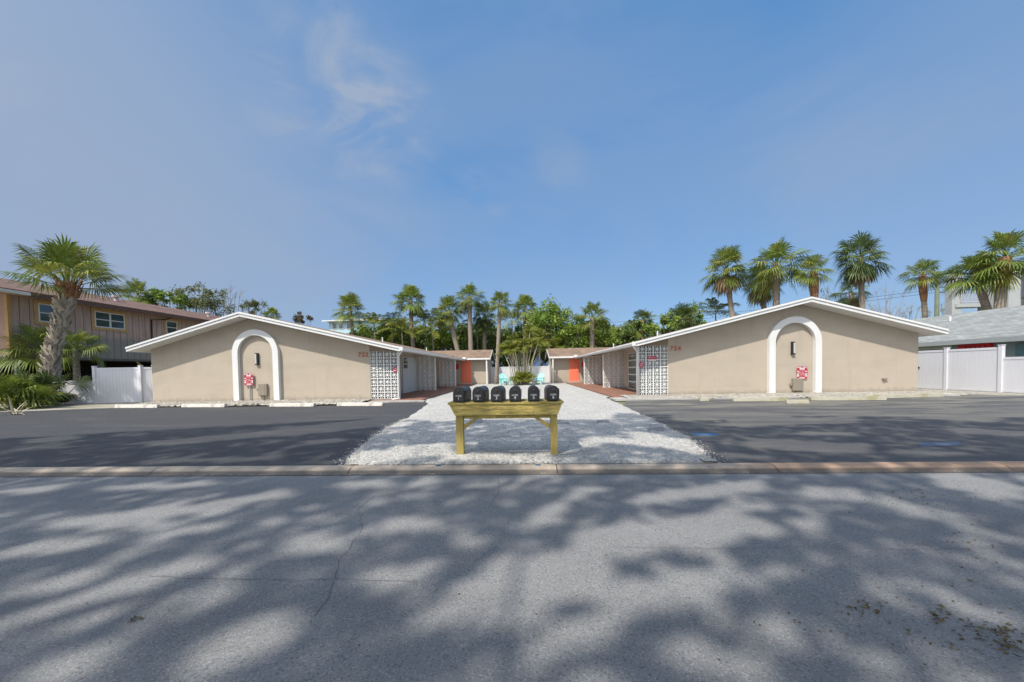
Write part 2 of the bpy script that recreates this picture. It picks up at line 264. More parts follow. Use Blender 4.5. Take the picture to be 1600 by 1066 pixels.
# ------------------------------------------------------------------ mesh helpers
class MB:
    def __init__(s): s.v = []; s.f = []; s.uv = None
    def poly(s, pts):
        b = len(s.v); s.v += [tuple(p) for p in pts]; s.f.append(tuple(range(b, b+len(pts)))); return s
    def box(s, a, b, mtx=None):
        x0, y0, z0 = a; x1, y1, z1 = b
        p = [(x0, y0, z0), (x1, y0, z0), (x1, y1, z0), (x0, y1, z0), (x0, y0, z1), (x1, y0, z1), (x1, y1, z1), (x0, y1, z1)]
        if mtx: p = [tuple(mtx @ Vector(q)) for q in p]
        o = len(s.v); s.v += p
        s.f += [tuple(o+i for i in q) for q in ((0, 3, 2, 1), (4, 5, 6, 7), (0, 1, 5, 4), (1, 2, 6, 5), (2, 3, 7, 6), (3, 0, 4, 7))]; return s
    def prism(s, pts, d):                               # polygon pts extruded by vector d
        o = len(s.v); n = len(pts); s.v += [tuple(p) for p in pts] + [tuple(Vector(p)+Vector(d)) for p in pts]
        s.f.append(tuple(o+i for i in range(n))); s.f.append(tuple(o+n+i for i in reversed(range(n))))
        for i in range(n): j = (i+1) % n; s.f.append((o+j, o+i, o+n+i, o+n+j))
        return s
    def tube(s, pts, rad, seg=8, cap=True):
        pts = [Vector(p) for p in pts]; n = len(pts); o = len(s.v); ref = Vector((0, 0, 1))
        for i, p in enumerate(pts):
            t = (pts[min(i+1, n-1)]-pts[max(i-1, 0)]); t = t.normalized() if t.length > 1e-9 else Vector((0, 0, 1))
            a = t.cross(ref if abs(t.z) < .9 else Vector((0, 1, 0))).normalized(); b = t.cross(a)
            r = rad[i] if isinstance(rad, (list, tuple)) else rad
            s.v += [tuple(p + a*(cos(2*pi*k/seg)*r) + b*(sin(2*pi*k/seg)*r)) for k in range(seg)]
        for i in range(n-1):
            for k in range(seg):
                q = (k+1) % seg; s.f.append((o+i*seg+k, o+i*seg+q, o+(i+1)*seg+q, o+(i+1)*seg+k))
        if cap: s.f.append(tuple(o+k for k in reversed(range(seg)))); s.f.append(tuple(o+(n-1)*seg+k for k in range(seg)))
        return s
    def mesh(s, name, m, smooth=False, uvf=None, fix=True):
        me = bpy.data.meshes.new(name); me.from_pydata(s.v, [], s.f); me.materials.append(m)
        if uvf:
            u = me.uv_layers.new(name='UVMap'); vs = me.vertices
            for lp in me.loops: u.data[lp.index].uv = uvf(vs[lp.vertex_index].co)
        if fix:
            import bmesh
            b = bmesh.new(); b.from_mesh(me); bmesh.ops.recalc_face_normals(b, faces=b.faces); b.to_mesh(me); b.free()
        if smooth: me.polygons.foreach_set('use_smooth', [True]*len(me.polygons))
        return me
    def build(s, name, m, parent=None, smooth=False, uvf=None, fix=True, bevel=0):
        return link(name, s.mesh(name, m, smooth, uvf, fix), parent, bevel)
def link(name, me, parent=None, bevel=0):
    o = bpy.data.objects.new(name, me); COL.objects.link(o)
    if parent: o.parent = parent; o.matrix_parent_inverse = Matrix.Identity(4); o.location = -Vector(PLOC.get(parent.name, (0, 0, 0)))
    if bevel:
        md = o.modifiers.new('bevel', 'BEVEL'); md.width = bevel; md.segments = 2; md.limit_method = 'ANGLE'
    return o
PLOC = {}
def tag(o, label=None, cat=None, group=None, kind=None):
    for k, v in (('label', label), ('category', cat), ('group', group), ('kind', kind)):
        if v: o[k] = v
    return o
def thing(name, loc, label, cat, group=None):          # an Empty at the base; parts are given in world coordinates
    o = bpy.data.objects.new(name, None); COL.objects.link(o); o.location = loc; o.empty_display_size = .2
    PLOC[o.name] = tuple(loc); return tag(o, label, cat, group)
def text(name, body, size, loc, rotz, m, parent, ext=.004, tilt=90, align='CENTER', sx=1, off=0.0):
    cu = bpy.data.curves.new(name, 'FONT'); cu.body = body; cu.size = size; cu.extrude = ext; cu.align_x = align; cu.align_y = 'CENTER'; cu.space_line = .9; cu.offset = off
    t = bpy.data.objects.new('t', cu); me = bpy.data.meshes.new_from_object(t); bpy.data.objects.remove(t)
    me.transform(Matrix.Translation(Vector(loc)) @ Matrix.Rotation(rotz, 4, 'Z') @ Matrix.Rotation(R(tilt), 4, 'X') @ Matrix.Diagonal((sx, 1, 1, 1)))
    me.materials.clear(); me.materials.append(m); me.name = name; return link(name, me, parent)
def rnd(a, b): return random.uniform(a, b)
# ------------------------------------------------------------------ ground, street, lots
g = MB(); g.poly([(-600, 5.0, -.05), (600, 5.0, -.05), (600, 1200, -.05), (-600, 1200, -.05)]); g.poly([(-600, -300, -.16), (600, -300, -.16), (600, 5.0, -.16), (-600, 5.0, -.16)])
g.poly([(-600, 5.0, -.16), (600, 5.0, -.16), (600, 5.0, -.05), (-600, 5.0, -.05)])
tag(g.build('ground', m_lawn), kind='structure')
b = MB(); RO = []
for i in range(41):
    y = 4.83 - i*.35; zz = -.060 + .03*min(1, (4.83-y)/6)
    RO.append((y, zz))
for (ya, za), (yb, zb) in zip(RO, RO[1:]): b.poly([(-90, ya, za), (-90, yb, zb), (90, yb, zb), (90, ya, za)])
tag(b.build('road', m_road), kind='structure')
def road_z(y): return -.060 + .03*min(1, max(0, (4.83-y)/6))
# kerb with its gutter, cast in lengths
b = MB(); prof = [(5.06, .008), (4.98, .004), (4.93, -.008), (4.89, -.034), (4.86, -.050), (4.79, -.054)]
joints = [-60] + [-2.02 + 2.72*k for k in range(-6, 8)] + [60]
for j0, j1 in zip(joints, joints[1:]):
    a, c = j0+.005, j1-.005
    seg = max(1, int((c-a)/.3)) if c-a < 5 else 1
    for q in range(seg):
        xa, xb = a+(c-a)*q/seg, a+(c-a)*(q+1)/seg
        for (ya, za), (yb, zb) in zip(prof, prof[1:]):
            w = lambda x, y: .006*mnoise.noise((x*2, y*9, 0))
            b.poly([(xa, ya+w(xa, ya), za), (xa, yb+w(xa, yb), zb), (xb, yb+w(xb, yb), zb), (xb, ya+w(xb, ya), za)])
    b.poly([(a, 5.06, .008), (c, 5.06, .008), (c, 5.06, -.1), (a, 5.06, -.1)])
tag(b.build('curb', m_curb), kind='structure')
def sheet(name, pts, z, m, kind='structure', thick=.03):
    b = MB(); b.prism([(x, y, z) for x, y in pts], (0, 0, -thick)); return tag(b.build(name, m), kind=kind)
sheet('parking_lot', [(-60, 5.07), (-2.0, 5.07), (-2.3, 5.74), (-2.7, 8.2), (-2.8, 10.5), (-3.3, 14.6), (-3.7, 15.6), (-5.3, 15.9), (-5.4, 14.55), (-16.4, 14.9), (-18.4, 14.2), (-21, 13.2), (-60, 10)], .0, m_lotL)
pk = sheet('parking_lot', [(2.6, 5.07), (60, 5.07), (60, 12.0), (19.0, 14.3), (16.9, 16.2), (15.6, 15.0), (4.3, 15.0), (3.6, 13), (3.4, 10.2), (3.15, 6.95), (2.9, 5.8)], .0, m_lotR)
sheet('sandy_verge', [(-60, 10.2), (-21, 13.3), (-18.4, 14.3), (-16.4, 15.0), (-16.7, 18.5), (-60, 24)], .004, m_ground)
sheet('sandy_verge', [(60, 12.1), (19.0, 14.4), (16.9, 16.3), (16.6, 20), (60, 26)], .004, m_bed)
# shell drive between the lots: one irregular sheet, fine enough near the camera to be rough
def inpath(x, y):
    e = .06*mnoise.noise((y*1.6, x*.3, 3)) + .03*mnoise.noise((y*6, x, 1))
    def lerp(tbl):
        for (y0, x0), (y1, x1) in zip(tbl, tbl[1:]):
            if y0 <= y <= y1: return x0+(x1-x0)*(y-y0)/(y1-y0)
        return tbl[-1][1]
    return lerp([(5, -2.08), (5.3, -2.22), (5.75, -2.38), (8.2, -2.78), (10.5, -2.9), (14.6, -3.38), (15.7, -3.78), (17, -4.05), (60, -4.05)])+e, lerp([(5, 2.72), (5.5, 2.86), (5.83, 2.96), (7, 3.2), (10.2, 3.42), (13, 3.62), (16.5, 3.8), (17, 4.05), (60, 4.05)])-e
b = MB(); ys = []; y = 5.07
while y < 37.5: ys.append(y); y += .035 if y < 7.5 else (.07 if y < 11 else (.3 if y < 17 else 1.0))
nx = 150; rows = []
for y in ys:
    x0, x1 = inpath(0, y); row = []
    for i in range(nx+1):
        t = i/nx; x = x0+(x1-x0)*t; ed = min(1, min(t, 1-t)*nx/4, (y-5.06)/.12)
        z = .008 + ed*(.028 + .02*mnoise.noise((x*1.1, y*1.1, 0)) + .012*mnoise.noise((x*7, y*7, 5)) + .010*mnoise.noise((x*22, y*22, 9)))
        row.append(len(b.v)); b.v.append((x, y, z))
    rows.append(row)
for ra, rb in zip(rows, rows[1:]):
    for i in range(nx): b.f.append((ra[i], ra[i+1], rb[i+1], rb[i]))
tag(b.build('gravel_path', m_shell, smooth=True, fix=False), kind='structure')
# loose shell bits and dark crumbs
def scatter(name, n, fn, s0, s1, m, flat=.5):
    b = MB()
    for _ in range(n):
        p = fn()
        if p is None: continue
        x, y, z = p; s = rnd(s0, s1); a = rnd(0, pi); o = len(b.v)
        ring = [(cos(a+k*pi*2/5)*s*rnd(.6, 1.1), sin(a+k*pi*2/5)*s*rnd(.6, 1.1)) for k in range(5)]
        b.v += [(x+u, y+v, z) for u, v in ring] + [(x, y, z+s*flat)]
        for k in range(5): b.f.append((o+k, o+(k+1) % 5, o+5))
    return tag(b.build(name, m, fix=False), kind='stuff')
def f1():
    y = 5.05 + random.random()**2*5; x0, x1 = inpath(0, y)
    if random.random() < .45: e = abs(random.gauss(0, .12)); x = x0-e+.15 if random.random() < .5 else x1+e-.15
    else: x = rnd(x0, x1)
    if x < x0-.02 or x > x1+.02: return (x, y, .002)
    return (x, y, .035+.02*mnoise.noise((x*1.1, y*1.1, 0)))
scatter('loose_shell', 5200, f1, .006, .018, m_shell)
m_crumb = mat('dark_crumb', (.10, .095, .085), .9, .3, 9)
scatter('dark_crumbs', 420, lambda: (lambda x: (x[0], x[1], x[2]+.004))(f1()), .004, .011, m_crumb, .3)
# planting beds of rubble along both front walls
for s, yb in ((-1, 15.0), (1, 15.25)):
    b = MB(); xs0, xs1 = (6.3, 16.6) if s < 0 else (4.4, 17.0); rows = []
    for i in range(160):
        x = (xs0+(xs1-xs0)*i/159)*s; row = []
        for k in range(12):
            y = yb + (16.68-yb)*k/11; row.append(len(b.v)); b.v.append((x, y, .02+(0 if k == 0 else .05+.03*k/11) + (.05*max(0, mnoise.noise((x*3.2, y*3.2, 2)))+.035*mnoise.noise((x*9, y*9, 4)) if s < 0 else .02*mnoise.noise((x*7, y*7, 4)))))
        rows.append(row)
    for ra, rb in zip(rows, rows[1:]):
        for k in range(11): b.f.append((ra[k], ra[k+1], rb[k+1], rb[k]))
    tag(b.build('gravel_bed', m_bed, fix=True), kind='structure')
for s in (-1, 1):
    rk = scatter('bed_rocks', 700 if s < 0 else 260, lambda: (s*rnd(6.4, 16.5), rnd(15.0, 16.6), .07), .03, .09, m_bed, .7)
# paver walks and their concrete nosings
for s in (-1, 1):
    b = MB(); b.box((min(s*4.08, s*6.5), 16.15, -.02), (max(s*4.08, s*6.5), 34.4, .055)); tag(b.build('walkway', m_paver), kind='structure')
    b = MB(); b.box((min(s*3.85, s*6.2 if s < 0 else s*16.5), 15.75 if s < 0 else 15.05, -.02), (max(s*3.85, s*6.2 if s < 0 else s*16.5), 16.145 if s < 0 else 15.3, .05)); tag(b.build('walkway_edge', m_conc), kind='structure')
b = MB(); b.prism([(3.85, 15.31, .045), (6.0, 15.31, .045), (6.0, 16.145, .045), (3.85, 16.145, .045)], (0, 0, -.05)); tag(b.build('walkway_apron', m_conc), kind='structure')
# road cracks
def crack(pts, w):
    b = MB(); P = []
    for (x0, y0), (x1, y1) in zip(pts, pts[1:]):
        a, c = gr(x0, y0, -.08), gr(x1, y1, -.08); n = max(3, int((c-a).length/.05))
        for i in range(n): q = a.lerp(c, i/n); P.append(Vector((q.x+.02*mnoise.noise((q.x*9, q.y*9, 0)), q.y+.02*mnoise.noise((q.x*9, q.y*9, 7)), 0)))
    for p, q in zip(P, P[1:]):
        d = (q-p).normalized(); n = Vector((-d.y, d.x, 0)); wa = w*(.5+.8*abs(mnoise.noise((p.x*5, p.y*5, 3)))); wb = w*(.5+.8*abs(mnoise.noise((q.x*5, q.y*5, 3))))
        b.poly([(p.x-n.x*wa, p.y-n.y*wa, road_z(p.y)+.003), (p.x+n.x*wa, p.y+n.y*wa, road_z(p.y)+.003), (q.x+n.x*wb, q.y+n.y*wb, road_z(q.y)+.003), (q.x-n.x*wb, q.y-n.y*wb, road_z(q.y)+.003)])
    tag(b.build('road_crack', m_crack, fix=False), kind='structure')
crack([(585, 778), (560, 800), (566, 830), (548, 862), (530, 885), (524, 910), (512, 945), (480, 985)], .0026)
crack([(230, 908), (300, 912), (410, 914), (470, 915), (524, 913), (600, 916), (670, 918)], .0025)
crack([(778, 748), (780, 770), (762, 800)], .003)
crack([(960, 862), (1100, 864), (1250, 862), (1420, 866), (1590, 862)], .0018)
# blue survey and stall marks
def mark(pts, z, m, name='paint_mark'):
    b = MB(); b.poly([(p.x, p.y, z) for p in pts]); tag(b.build(name, m, fix=False), kind='structure')
mark([gr(1078, 677), gr(1120, 677), gr(1121, 681), (gr(1084, 681))], .004, m_bluepaint)
mark([gr(1434, 692), gr(1500, 690), gr(1502, 696), gr(1440, 699)], .004, mat('faded_blue_paint', (.09, .12, .18), .8, .3, 8))
for px in (682, 841): q = Vector((gr(px, 732).x, 5.018, 0)); mark([q+Vector((.045*cos(a), .034*sin(a), 0)) for a in (0, 1, 2, 3, 4.2, 5.3)], .0105, m_bluepaint)
# ------------------------------------------------------------------ the pair of motel wings
D, DE = 16.714, 16.084
def fwing(s):
    side = 'left' if s < 0 else 'right'
    lab = ('long low tan stucco apartment wing numbered 722, its arch beside the sparse oaks' if s < 0 else 'long low tan stucco apartment wing numbered 724, next to the grey house')
    T = thing('apartment_building', (s*11.9, D, 0), lab, 'building', 'mirrored pair of tan apartment wings')
    X = lambda x: s*x
    zt = lambda x: 3.97-(x-11.888)*.273 if x > 11.888 else 3.97-(11.888-x)*.237    # roof top line
    TH = .19; YB = 40.0
    # walls: front gable with its wing walls
    w = MB()
    pts = [(X(6.48), D, 0), (X(16.617), D, 0), (X(16.617), D, zt(16.617)-TH), (X(11.888), D, 3.97-TH), (X(6.48), D, zt(6.48)-TH)]
    w.prism(pts, (0, .2, 0)); w.box((min(X(16.417), X(16.617)), D+.2, 0), (max(X(16.417), X(16.617)), YB-.5, 2.4))
    w.box((min(X(6.5), X(6.7)), D+.2, 0), (max(X(6.5), X(6.7)), YB-.5, zt(6.5)-TH-.02))
    w.box((min(X(2.85), X(6.5)), 34.48, 0), (max(X(2.85), X(6.5)), 34.66, 2.32)); w.prism([(X(2.85), 34.66, 0), (X(2.85), 38.9, 0), (X(2.85), 38.9, 2.3), (X(2.85), 36.67, 3.0), (X(2.85), 34.66, 2.36)], (s*.2, 0, 0))
    w.build('wall', m_tan, T)
    bm = MB(); bm.prism([(X(5.2), D+.01, 2.192), (X(6.478), D+.01, 2.192), (X(6.478), D+.01, zt(6.478)-TH-.01), (X(5.2), D+.01, zt(5.2)-TH-.01)], (0, .12, 0)); bm.build('beam', m_tan2, T)
    # roof slab: two slopes
    def roofuv(c): return (c.y, c.x*1.03)
    r = MB()
    xo, xi = 17.092, 4.919
    r.prism([(X(11.888), DE, 3.985), (X(xo), DE, zt(xo)+.015), (X(xo), DE, zt(xo)-.03), (X(11.888), DE, 3.94), (X(xi), DE, zt(xi)-.03), (X(xi), DE, zt(xi)+.015)], (0, YB-DE, 0))
    rf = r.build('roof', m_roof, T, uvf=roofuv)
    sf = MB()
    sf.prism([(X(11.888), DE+.04, 3.935), (X(xo-.05), DE+.04, zt(xo-.05)-.035), (X(xo-.05), DE+.04, zt(xo)-TH+.01), (X(11.888), DE+.04, 3.97-TH+.01), (X(xi+.04), DE+.04, zt(xi+.04)-TH+.01), (X(xi+.04), DE+.04, zt(xi+.04)-.035)], (0, YB-DE-.1, 0))
    sf.build('soffit', m_white_s, T)
    # fascia: two stepped boards on the gable, one along the outer eave
    f = MB()
    for (za, zb, ya, yb) in ((.008, -.072, -.055, 0), (-.074, -TH, -.02, .036)):
        p = [(X(11.888), DE+ya, 3.97+za), (X(xo+.01), DE+ya, zt(xo)+za), (X(xo+.01), DE+ya, zt(xo)+zb), (X(11.888), DE+ya, 3.97+zb), (X(xi-.0), DE+ya, zt(xi)+zb), (X(xi-.0), DE+ya, zt(xi)+za)]
        f.prism(p, (0, yb-ya, 0))
    f.box((min(X(xo-.045), X(xo+.012)), DE+.04, zt(xo)-TH), (max(X(xo-.045), X(xo+.012)), YB, zt(xo)-.035))
    f.build('fascia', m_white, T, bevel=.006)
    # gutter along the courtyard eave with its downspout
    gx = xi-.07; gz = zt(xi)
    gu = MB(); prof = [(xi, gz-.02), (gx-.05, gz-.02), (gx-.06, gz-.06), (gx-.02, gz-.15), (xi, gz-.15)]
    gu.prism([(X(a), DE-.06, z) for a, z in prof], (0, 33.87-DE, 0)); gu.box((min(X(gx-.08), X(xi)), DE-.075, gz-.16), (max(X(gx-.08), X(xi)), DE-.061, gz+.005)); gu.build('gutter', m_white, T, bevel=.008)
    ds = MB(); ds.tube([(X(gx+.02), DE+.12, gz-.12), (X(gx+.06), DE+.14, gz-.2), (X(5.08), D-.18, 2.02), (X(5.17), D-.1, 1.92), (X(5.175), D-.09, .2), (X(5.2), D-.13, .1), (X(5.42), D-.3, .07)] if s < 0 else [(X(gx+.02), DE+.12, gz-.12), (X(gx+.06), DE+.14, gz-.2), (X(5.08), D-.18, 2.02), (X(5.17), D-.1, 1.92), (X(5.175), D-.09, .12)], .04, 8); ds.build('downspout', m_white, T, smooth=True)
    # pierced block screens
    def screen(x0, y, style):
        S = MB(); n = .305; dd = .1
        for i in range(4):
            for k in range(7):
                a0 = x0 + i*n; z0 = .068 + k*n; cx, cz = a0+n/2, z0+n/2; t = .018
                def bar(p, q, wd, dpt=dd):
                    dx, dz = q[0]-p[0], q[1]-p[1]; ll = sqrt(dx*dx+dz*dz); nx_, nz_ = -dz/ll*wd/2, dx/ll*wd/2
                    yo = y-dpt/2+dd/2
                    S.prism([(X(p[0]+nx_), yo, p[1]+nz_), (X(q[0]+nx_), yo, q[1]+nz_), (X(q[0]-nx_), yo, q[1]-nz_), (X(p[0]-nx_), yo, p[1]-nz_)], (0, dpt, 0))
                bar((a0, z0+t/2), (a0+n, z0+t/2), t); bar((a0, z0+n-t/2), (a0+n, z0+n-t/2), t); bar((a0+t/2, z0+t), (a0+t/2, z0+n-t), t); bar((a0+n-t/2, z0+t), (a0+n-t/2, z0+n-t), t)
                if style == 'star':
                    S.prism([(X(cx+.05*cos(pi/8+j*pi/4)), y+.004, cz+.05*sin(pi/8+j*pi/4)) for j in range(8)], (0, .05, 0))
                    for j in range(8):
                        a = pi/8+j*pi/4; m_ = .124/max(abs(cos(a)), abs(sin(a))); bar((cx+.06*cos(a), cz+.06*sin(a)), (cx+m_*cos(a), cz+m_*sin(a)), .026, .05)
                else:
                    h = .060
                    for (p, q) in (((-h, -h), (h, -h)), ((-h, h), (h, h)), ((-h, -h), (-h, h)), ((h, -h), (h, h))):
                        bar((cx+p[0]*.99, cz+p[1]*.99), (cx+q[0]*1.01, cz+q[1]*1.01), .030, .05)
                    for sx in (-1, 1):
                        for sz in (-1, 1): bar((cx+sx*h, cz+sz*h), (cx+sx*.135, cz+sz*.135), .022, .045)
        S.build('breeze_block_screen', m_block, T)
    bk = MB(); bk.box((min(X(5.27), X(6.45)), D+.42, .06), (max(X(5.27), X(6.45)), D+.46, 2.2)); bk.build('shade_panel', mat('dark_shade_grey', (.045, .055, .06), .9, .15, 3), T)  # dark sheet added so the block slots look shaded
    screen(5.258, D+.02, 'star'); screen(5.314, 24.07, 'square'); screen(5.047, 29.84, 'square')
    for (x, y) in ((5.258, D+.02), (5.314, 24.07), (5.047, 29.84)):
        p = MB(); p.box((min(X(x-.07), X(x-.003)), y-.02, .056), (max(X(x-.07), X(x-.003)), y+.14, zt(5.1)-TH-.03)); p.build('screen_post', m_white, T)
        if y > 20: q = MB(); q.box((min(X(x), X(6.49)), y+.01, 2.206), (max(X(x), X(6.49)), y+.11, zt(x)-TH-.02)); q.build('beam', m_white, T)
    # arch moulding
    ac = 11.61; ro, ri = 1.055, .80; zc = 3.268-ro
    a = MB(); outer = [(ac+ro*cos(t*pi/28), zc+ro*sin(t*pi/28)) for t in range(29)]; inner = [(ac+ri*cos(t*pi/28), zc+ri*sin(t*pi/28)) for t in range(29)]
    outer = [(ac+ro, .05)] + outer + [(ac-ro, .05)]; inner = [(ac+ri, .05)] + inner + [(ac-ri, .05)]
    y0, y1 = D-.17, D-.003
    for (o0, o1, i0, i1) in zip(outer, outer[1:], inner, inner[1:]):
        b0 = len(a.v)
        for (px, pz), yy in ((o0, y0), (o1, y0), (i1, y0), (i0, y0), (o0, y1), (o1, y1), (i1, y1), (i0, y1)): a.v.append((X(px), yy, pz))
        a.f += [(b0, b0+1, b0+2, b0+3), (b0, b0+4, b0+5, b0+1), (b0+3, b0+2, b0+6, b0+7)]
    a.build('arch_trim', m_white, T, bevel=0)
    # wall lamp in the arch
    lx, _, lz = at(402, 561, D) if s < 0 else at(1237, 544, D)
    l = MB(); l.box((lx-.045, D-.10, lz-.24), (lx+.085, D-.004, lz+.24)); l.box((lx-.055, D-.11, lz-.27), (lx+.095, D-.004, lz-.241)); l.box((lx-.055, D-.11, lz+.241), (lx+.095, D-.004, lz+.26))
    lo = l.build('wall_lamp', m_black, T, bevel=.006); g_ = MB(); g_.box((lx-.035, D-.112, lz-.22), (lx+.03, D-.101, lz+.22)) if s < 0 else g_.box((lx+.01, D-.112, lz-.22), (lx+.075, D-.101, lz+.22)); g_.build('lamp_glass', mat('frosted_lamp_glass', (.45, .47, .45), .3, .05, 3), lo)
    PLOC[lo.name] = (0, 0, 0)
    # meter box
    bx = at(412.5, 609, D) if s < 0 else at(1244, 601, D)
    mbx = MB(); hh = .27; mbx.box((bx.x-.20, D-.12, bx.z-hh), (bx.x+.20, D-.004, bx.z+hh)); 
    mb = mbx.build('meter_box', m_boxgrey, T, bevel=.02)
    k = MB(); k.box((bx.x-.17, D-.13, bx.z-hh+.03), (bx.x+.12, D-.121, bx.z+hh-.03)); k.tube([(bx.x-.25, D-.06, bx.z-.04), (bx.x-.25, D-.06, bx.z+.06)], .05, 8); k.tube([(bx.x, D-.05, bx.z-hh-.002), (bx.x, D-.05, .06)], .025, 8); kk = k.build('cover_plate', m_boxgrey, mb, bevel=.004)
    # numerals
    p = at(567, 554.4, D-.02) if s < 0 else at(1055.5, 544.8, D-.02)
    for k, ch in enumerate('722' if s < 0 else '724'): text('numeral', ch, .27, (p.x+(k-1)*.165, D-.012, p.z), 0, m_copper, T, .012, sx=1.0, off=.006)
    # back wing: roof, eave board, coral door, red box
    r = MB(); ze, zr = 2.38, 3.23
    r.prism([(X(2.6), 33.87, ze), (X(2.6), 36.67, zr), (X(2.6), 39.5, ze), (X(2.6), 39.5, ze-.05), (X(2.6), 36.67, zr-.05), (X(2.6), 33.87, ze-.05)], (s*6.2, 0, 0)); r.build('back_wing_roof', m_roof, T, uvf=lambda c: (c.x, c.y*1.04))
    f = MB(); f.box((min(X(2.58), X(4.9)), 33.80, ze-.16), (max(X(2.58), X(4.9)), 33.865, ze-.01)); f.prism([(X(2.56), 33.85, ze-.01), (X(2.56), 36.67, zr-.01), (X(2.56), 39.5, ze-.01), (X(2.56), 39.5, ze-.17), (X(2.56), 36.67, zr-.17), (X(2.56), 33.85, ze-.17)], (s*.038, 0, 0))
    f.build('back_wing_fascia', m_white, T)
    f = MB(); f.box((min(X(2.6), X(6.4)), 33.87, ze-.12), (max(X(2.6), X(6.4)), 34.47, ze-.08)); f.build('back_wing_soffit', m_white_s, T)
    d = MB(); d.box((min(X(4.382), X(5.254)), 34.43, .145), (max(X(4.382), X(5.254)), 34.477, 2.18)); dr = d.build('door', m_orange, T)
    for q, z in ((0, .45), (1, 1.25)):
        d = MB(); x0, x1 = 4.50, 5.13
        d.box((min(X(x0), X(x1)), 34.42, z), (max(X(x0), X(x1)), 34.429, z+.65)); pn = d.build('door_panel', m_orange, dr, bevel=.004)
    d = MB(); d.tube([(X(5.17), 34.43, 1.08), (X(5.17), 34.38, 1.08), (X(5.10), 34.37, 1.08)], .018, 8); d.build('handle', m_greymetal, dr)
    d = MB(); d.box((min(X(4.2), X(5.45)), 34.2, .03), (max(X(4.2), X(5.45)), 34.478, .143)); d.build('door_step', m_conc, T)
    d = MB(); d.box((min(X(5.5), X(5.86)), 34.42, 1.42), (max(X(5.5), X(5.86)), 34.477, 1.88)); d.build('notice_box', m_red, T, bevel=.01)
    d = MB(); d.box((min(X(2.86), X(2.98)), 33.87, .03), (max(X(2.86), X(2.98)), 33.97, ze-.16)); d.build('porch_post', m_white, T)
    d = MB(); d.box((min(X(4.72), X(5.02)), 33.55, ze-.08), (max(X(4.72), X(5.02)), 33.79, ze+.08)); d.box((min(X(4.8), X(4.94)), 33.5, ze-.12), (max(X(4.8), X(4.94)), 33.6, ze-.06)); d.build('flood_lamp', m_white, T, bevel=.01)
    # openings along the courtyard side
    if s < 0:
        d = MB(); d.box((-6.495, 21.3, .06), (-6.44, 23.95, 2.12)); sd = d.build('side_door', mat('pale_grey_door_paint', (.50, .53, .54), .6, .04, 2), T)
        for z0, z1 in ((1.74, 2.06), (1.46, 1.68)): d = MB(); d.box((-6.438, 21.42, z0), (-6.425, 22.1, z1)); d.build('window_pane', m_glassg, sd)
        for yy in (22.2, 23.1): d = MB(); d.box((-6.439, yy, .06), (-6.42, yy+.04, 2.12)); d.build('trim', m_white_s, sd)
    else:
        d = MB(); d.box((6.44, 21.2, .06), (6.497, 22.75, 2.1)); sd = d.build('louvred_window', m_white, T)
        for k in range(5): d = MB(); d.box((6.42, 21.3, .12+k*.4), (6.438, 22.65, .12+k*.4+.33)); d.build('window_pane', m_glassg, sd)
    for yy in (26.6, 31.2):
        d = MB(); d.box((min(X(6.46), X(6.497)), yy, .06), (max(X(6.46), X(6.497)), yy+.9, 2.08)); sd = d.build('side_door', m_tandoor, T)
        d = MB(); d.tube([(X(6.45), yy+.1, 1.05), (X(6.4), yy+.1, 1.05)], .03, 8); d.build('handle', m_black, sd)
    # round notice on the front screen
    q = at(617.5, 577.5, D) if s < 0 else at(1002, 570, D)
    rd = MB(); rd.prism([(q.x+.115*cos(k*pi/12), D-.012, q.z+.115*sin(k*pi/12)) for k in range(24)], (0, .022, 0)); rs = rd.build('round_notice', m_signred, T)
    i_ = MB(); i_.prism([(q.x+.075*cos(k*pi/12), D-.016, q.z+.075*sin(k*pi/12)) for k in range(24)], (0, .003, 0)); i_.build('notice_face', m_signwhite, rs)
    i_ = MB(); i_.box((q.x-.045, D-.02, q.z-.03), (q.x+.04, D-.0165, q.z+.02)); i_.prism([(q.x-.08, D-.019, q.z+.06), (q.x-.06, D-.019, q.z+.08), (q.x+.08, D-.019, q.z-.06), (q.x+.06, D-.019, q.z-.08)], (0, .0022, 0)); i_.build('notice_symbol', m_signred, rs)
    if s > 0:
        q = at(1019, 559, D); d = MB(); d.box((q.x-.19, D-.012, q.z-.06), (q.x+.19, D+.012, q.z+.06)); pl = d.build('red_sign', m_signred, T)
        [text('sign_word', w_, .085, (q.x+o_, D-.014, q.z), 0, m_signwhite, pl, .001) for w_, o_ in (('NO', -.11), ('PETS', .06))]
        d = MB(); d.box((q.x-.17, D-.010, q.z-.15), (q.x+.17, D+.012, q.z-.066)); d.build('white_sign', m_signwhite, T)
        q = at(1381, 593, D); d = MB(); d.box((q.x-.09, D-.09, q.z), (q.x+.09, D-.003, q.z+.05)); d.tube([(q.x-.02, D-.05, q.z), (q.x-.04, D-.06, q.z-.07)], .018, 8); d.build('hose_tap', m_boxgrey, T)
    # small roof vents
    for (vx, vy) in ((8.2, 23.0), (7.4, 30.5)):
        v = MB(); v.tube([(X(vx), vy, zt(vx)-.02), (X(vx), vy, zt(vx)+.28)], .04, 8); v.build('vent_pipe', m_white, T)
    return T
WL = fwing(-1); WR = fwing(1)
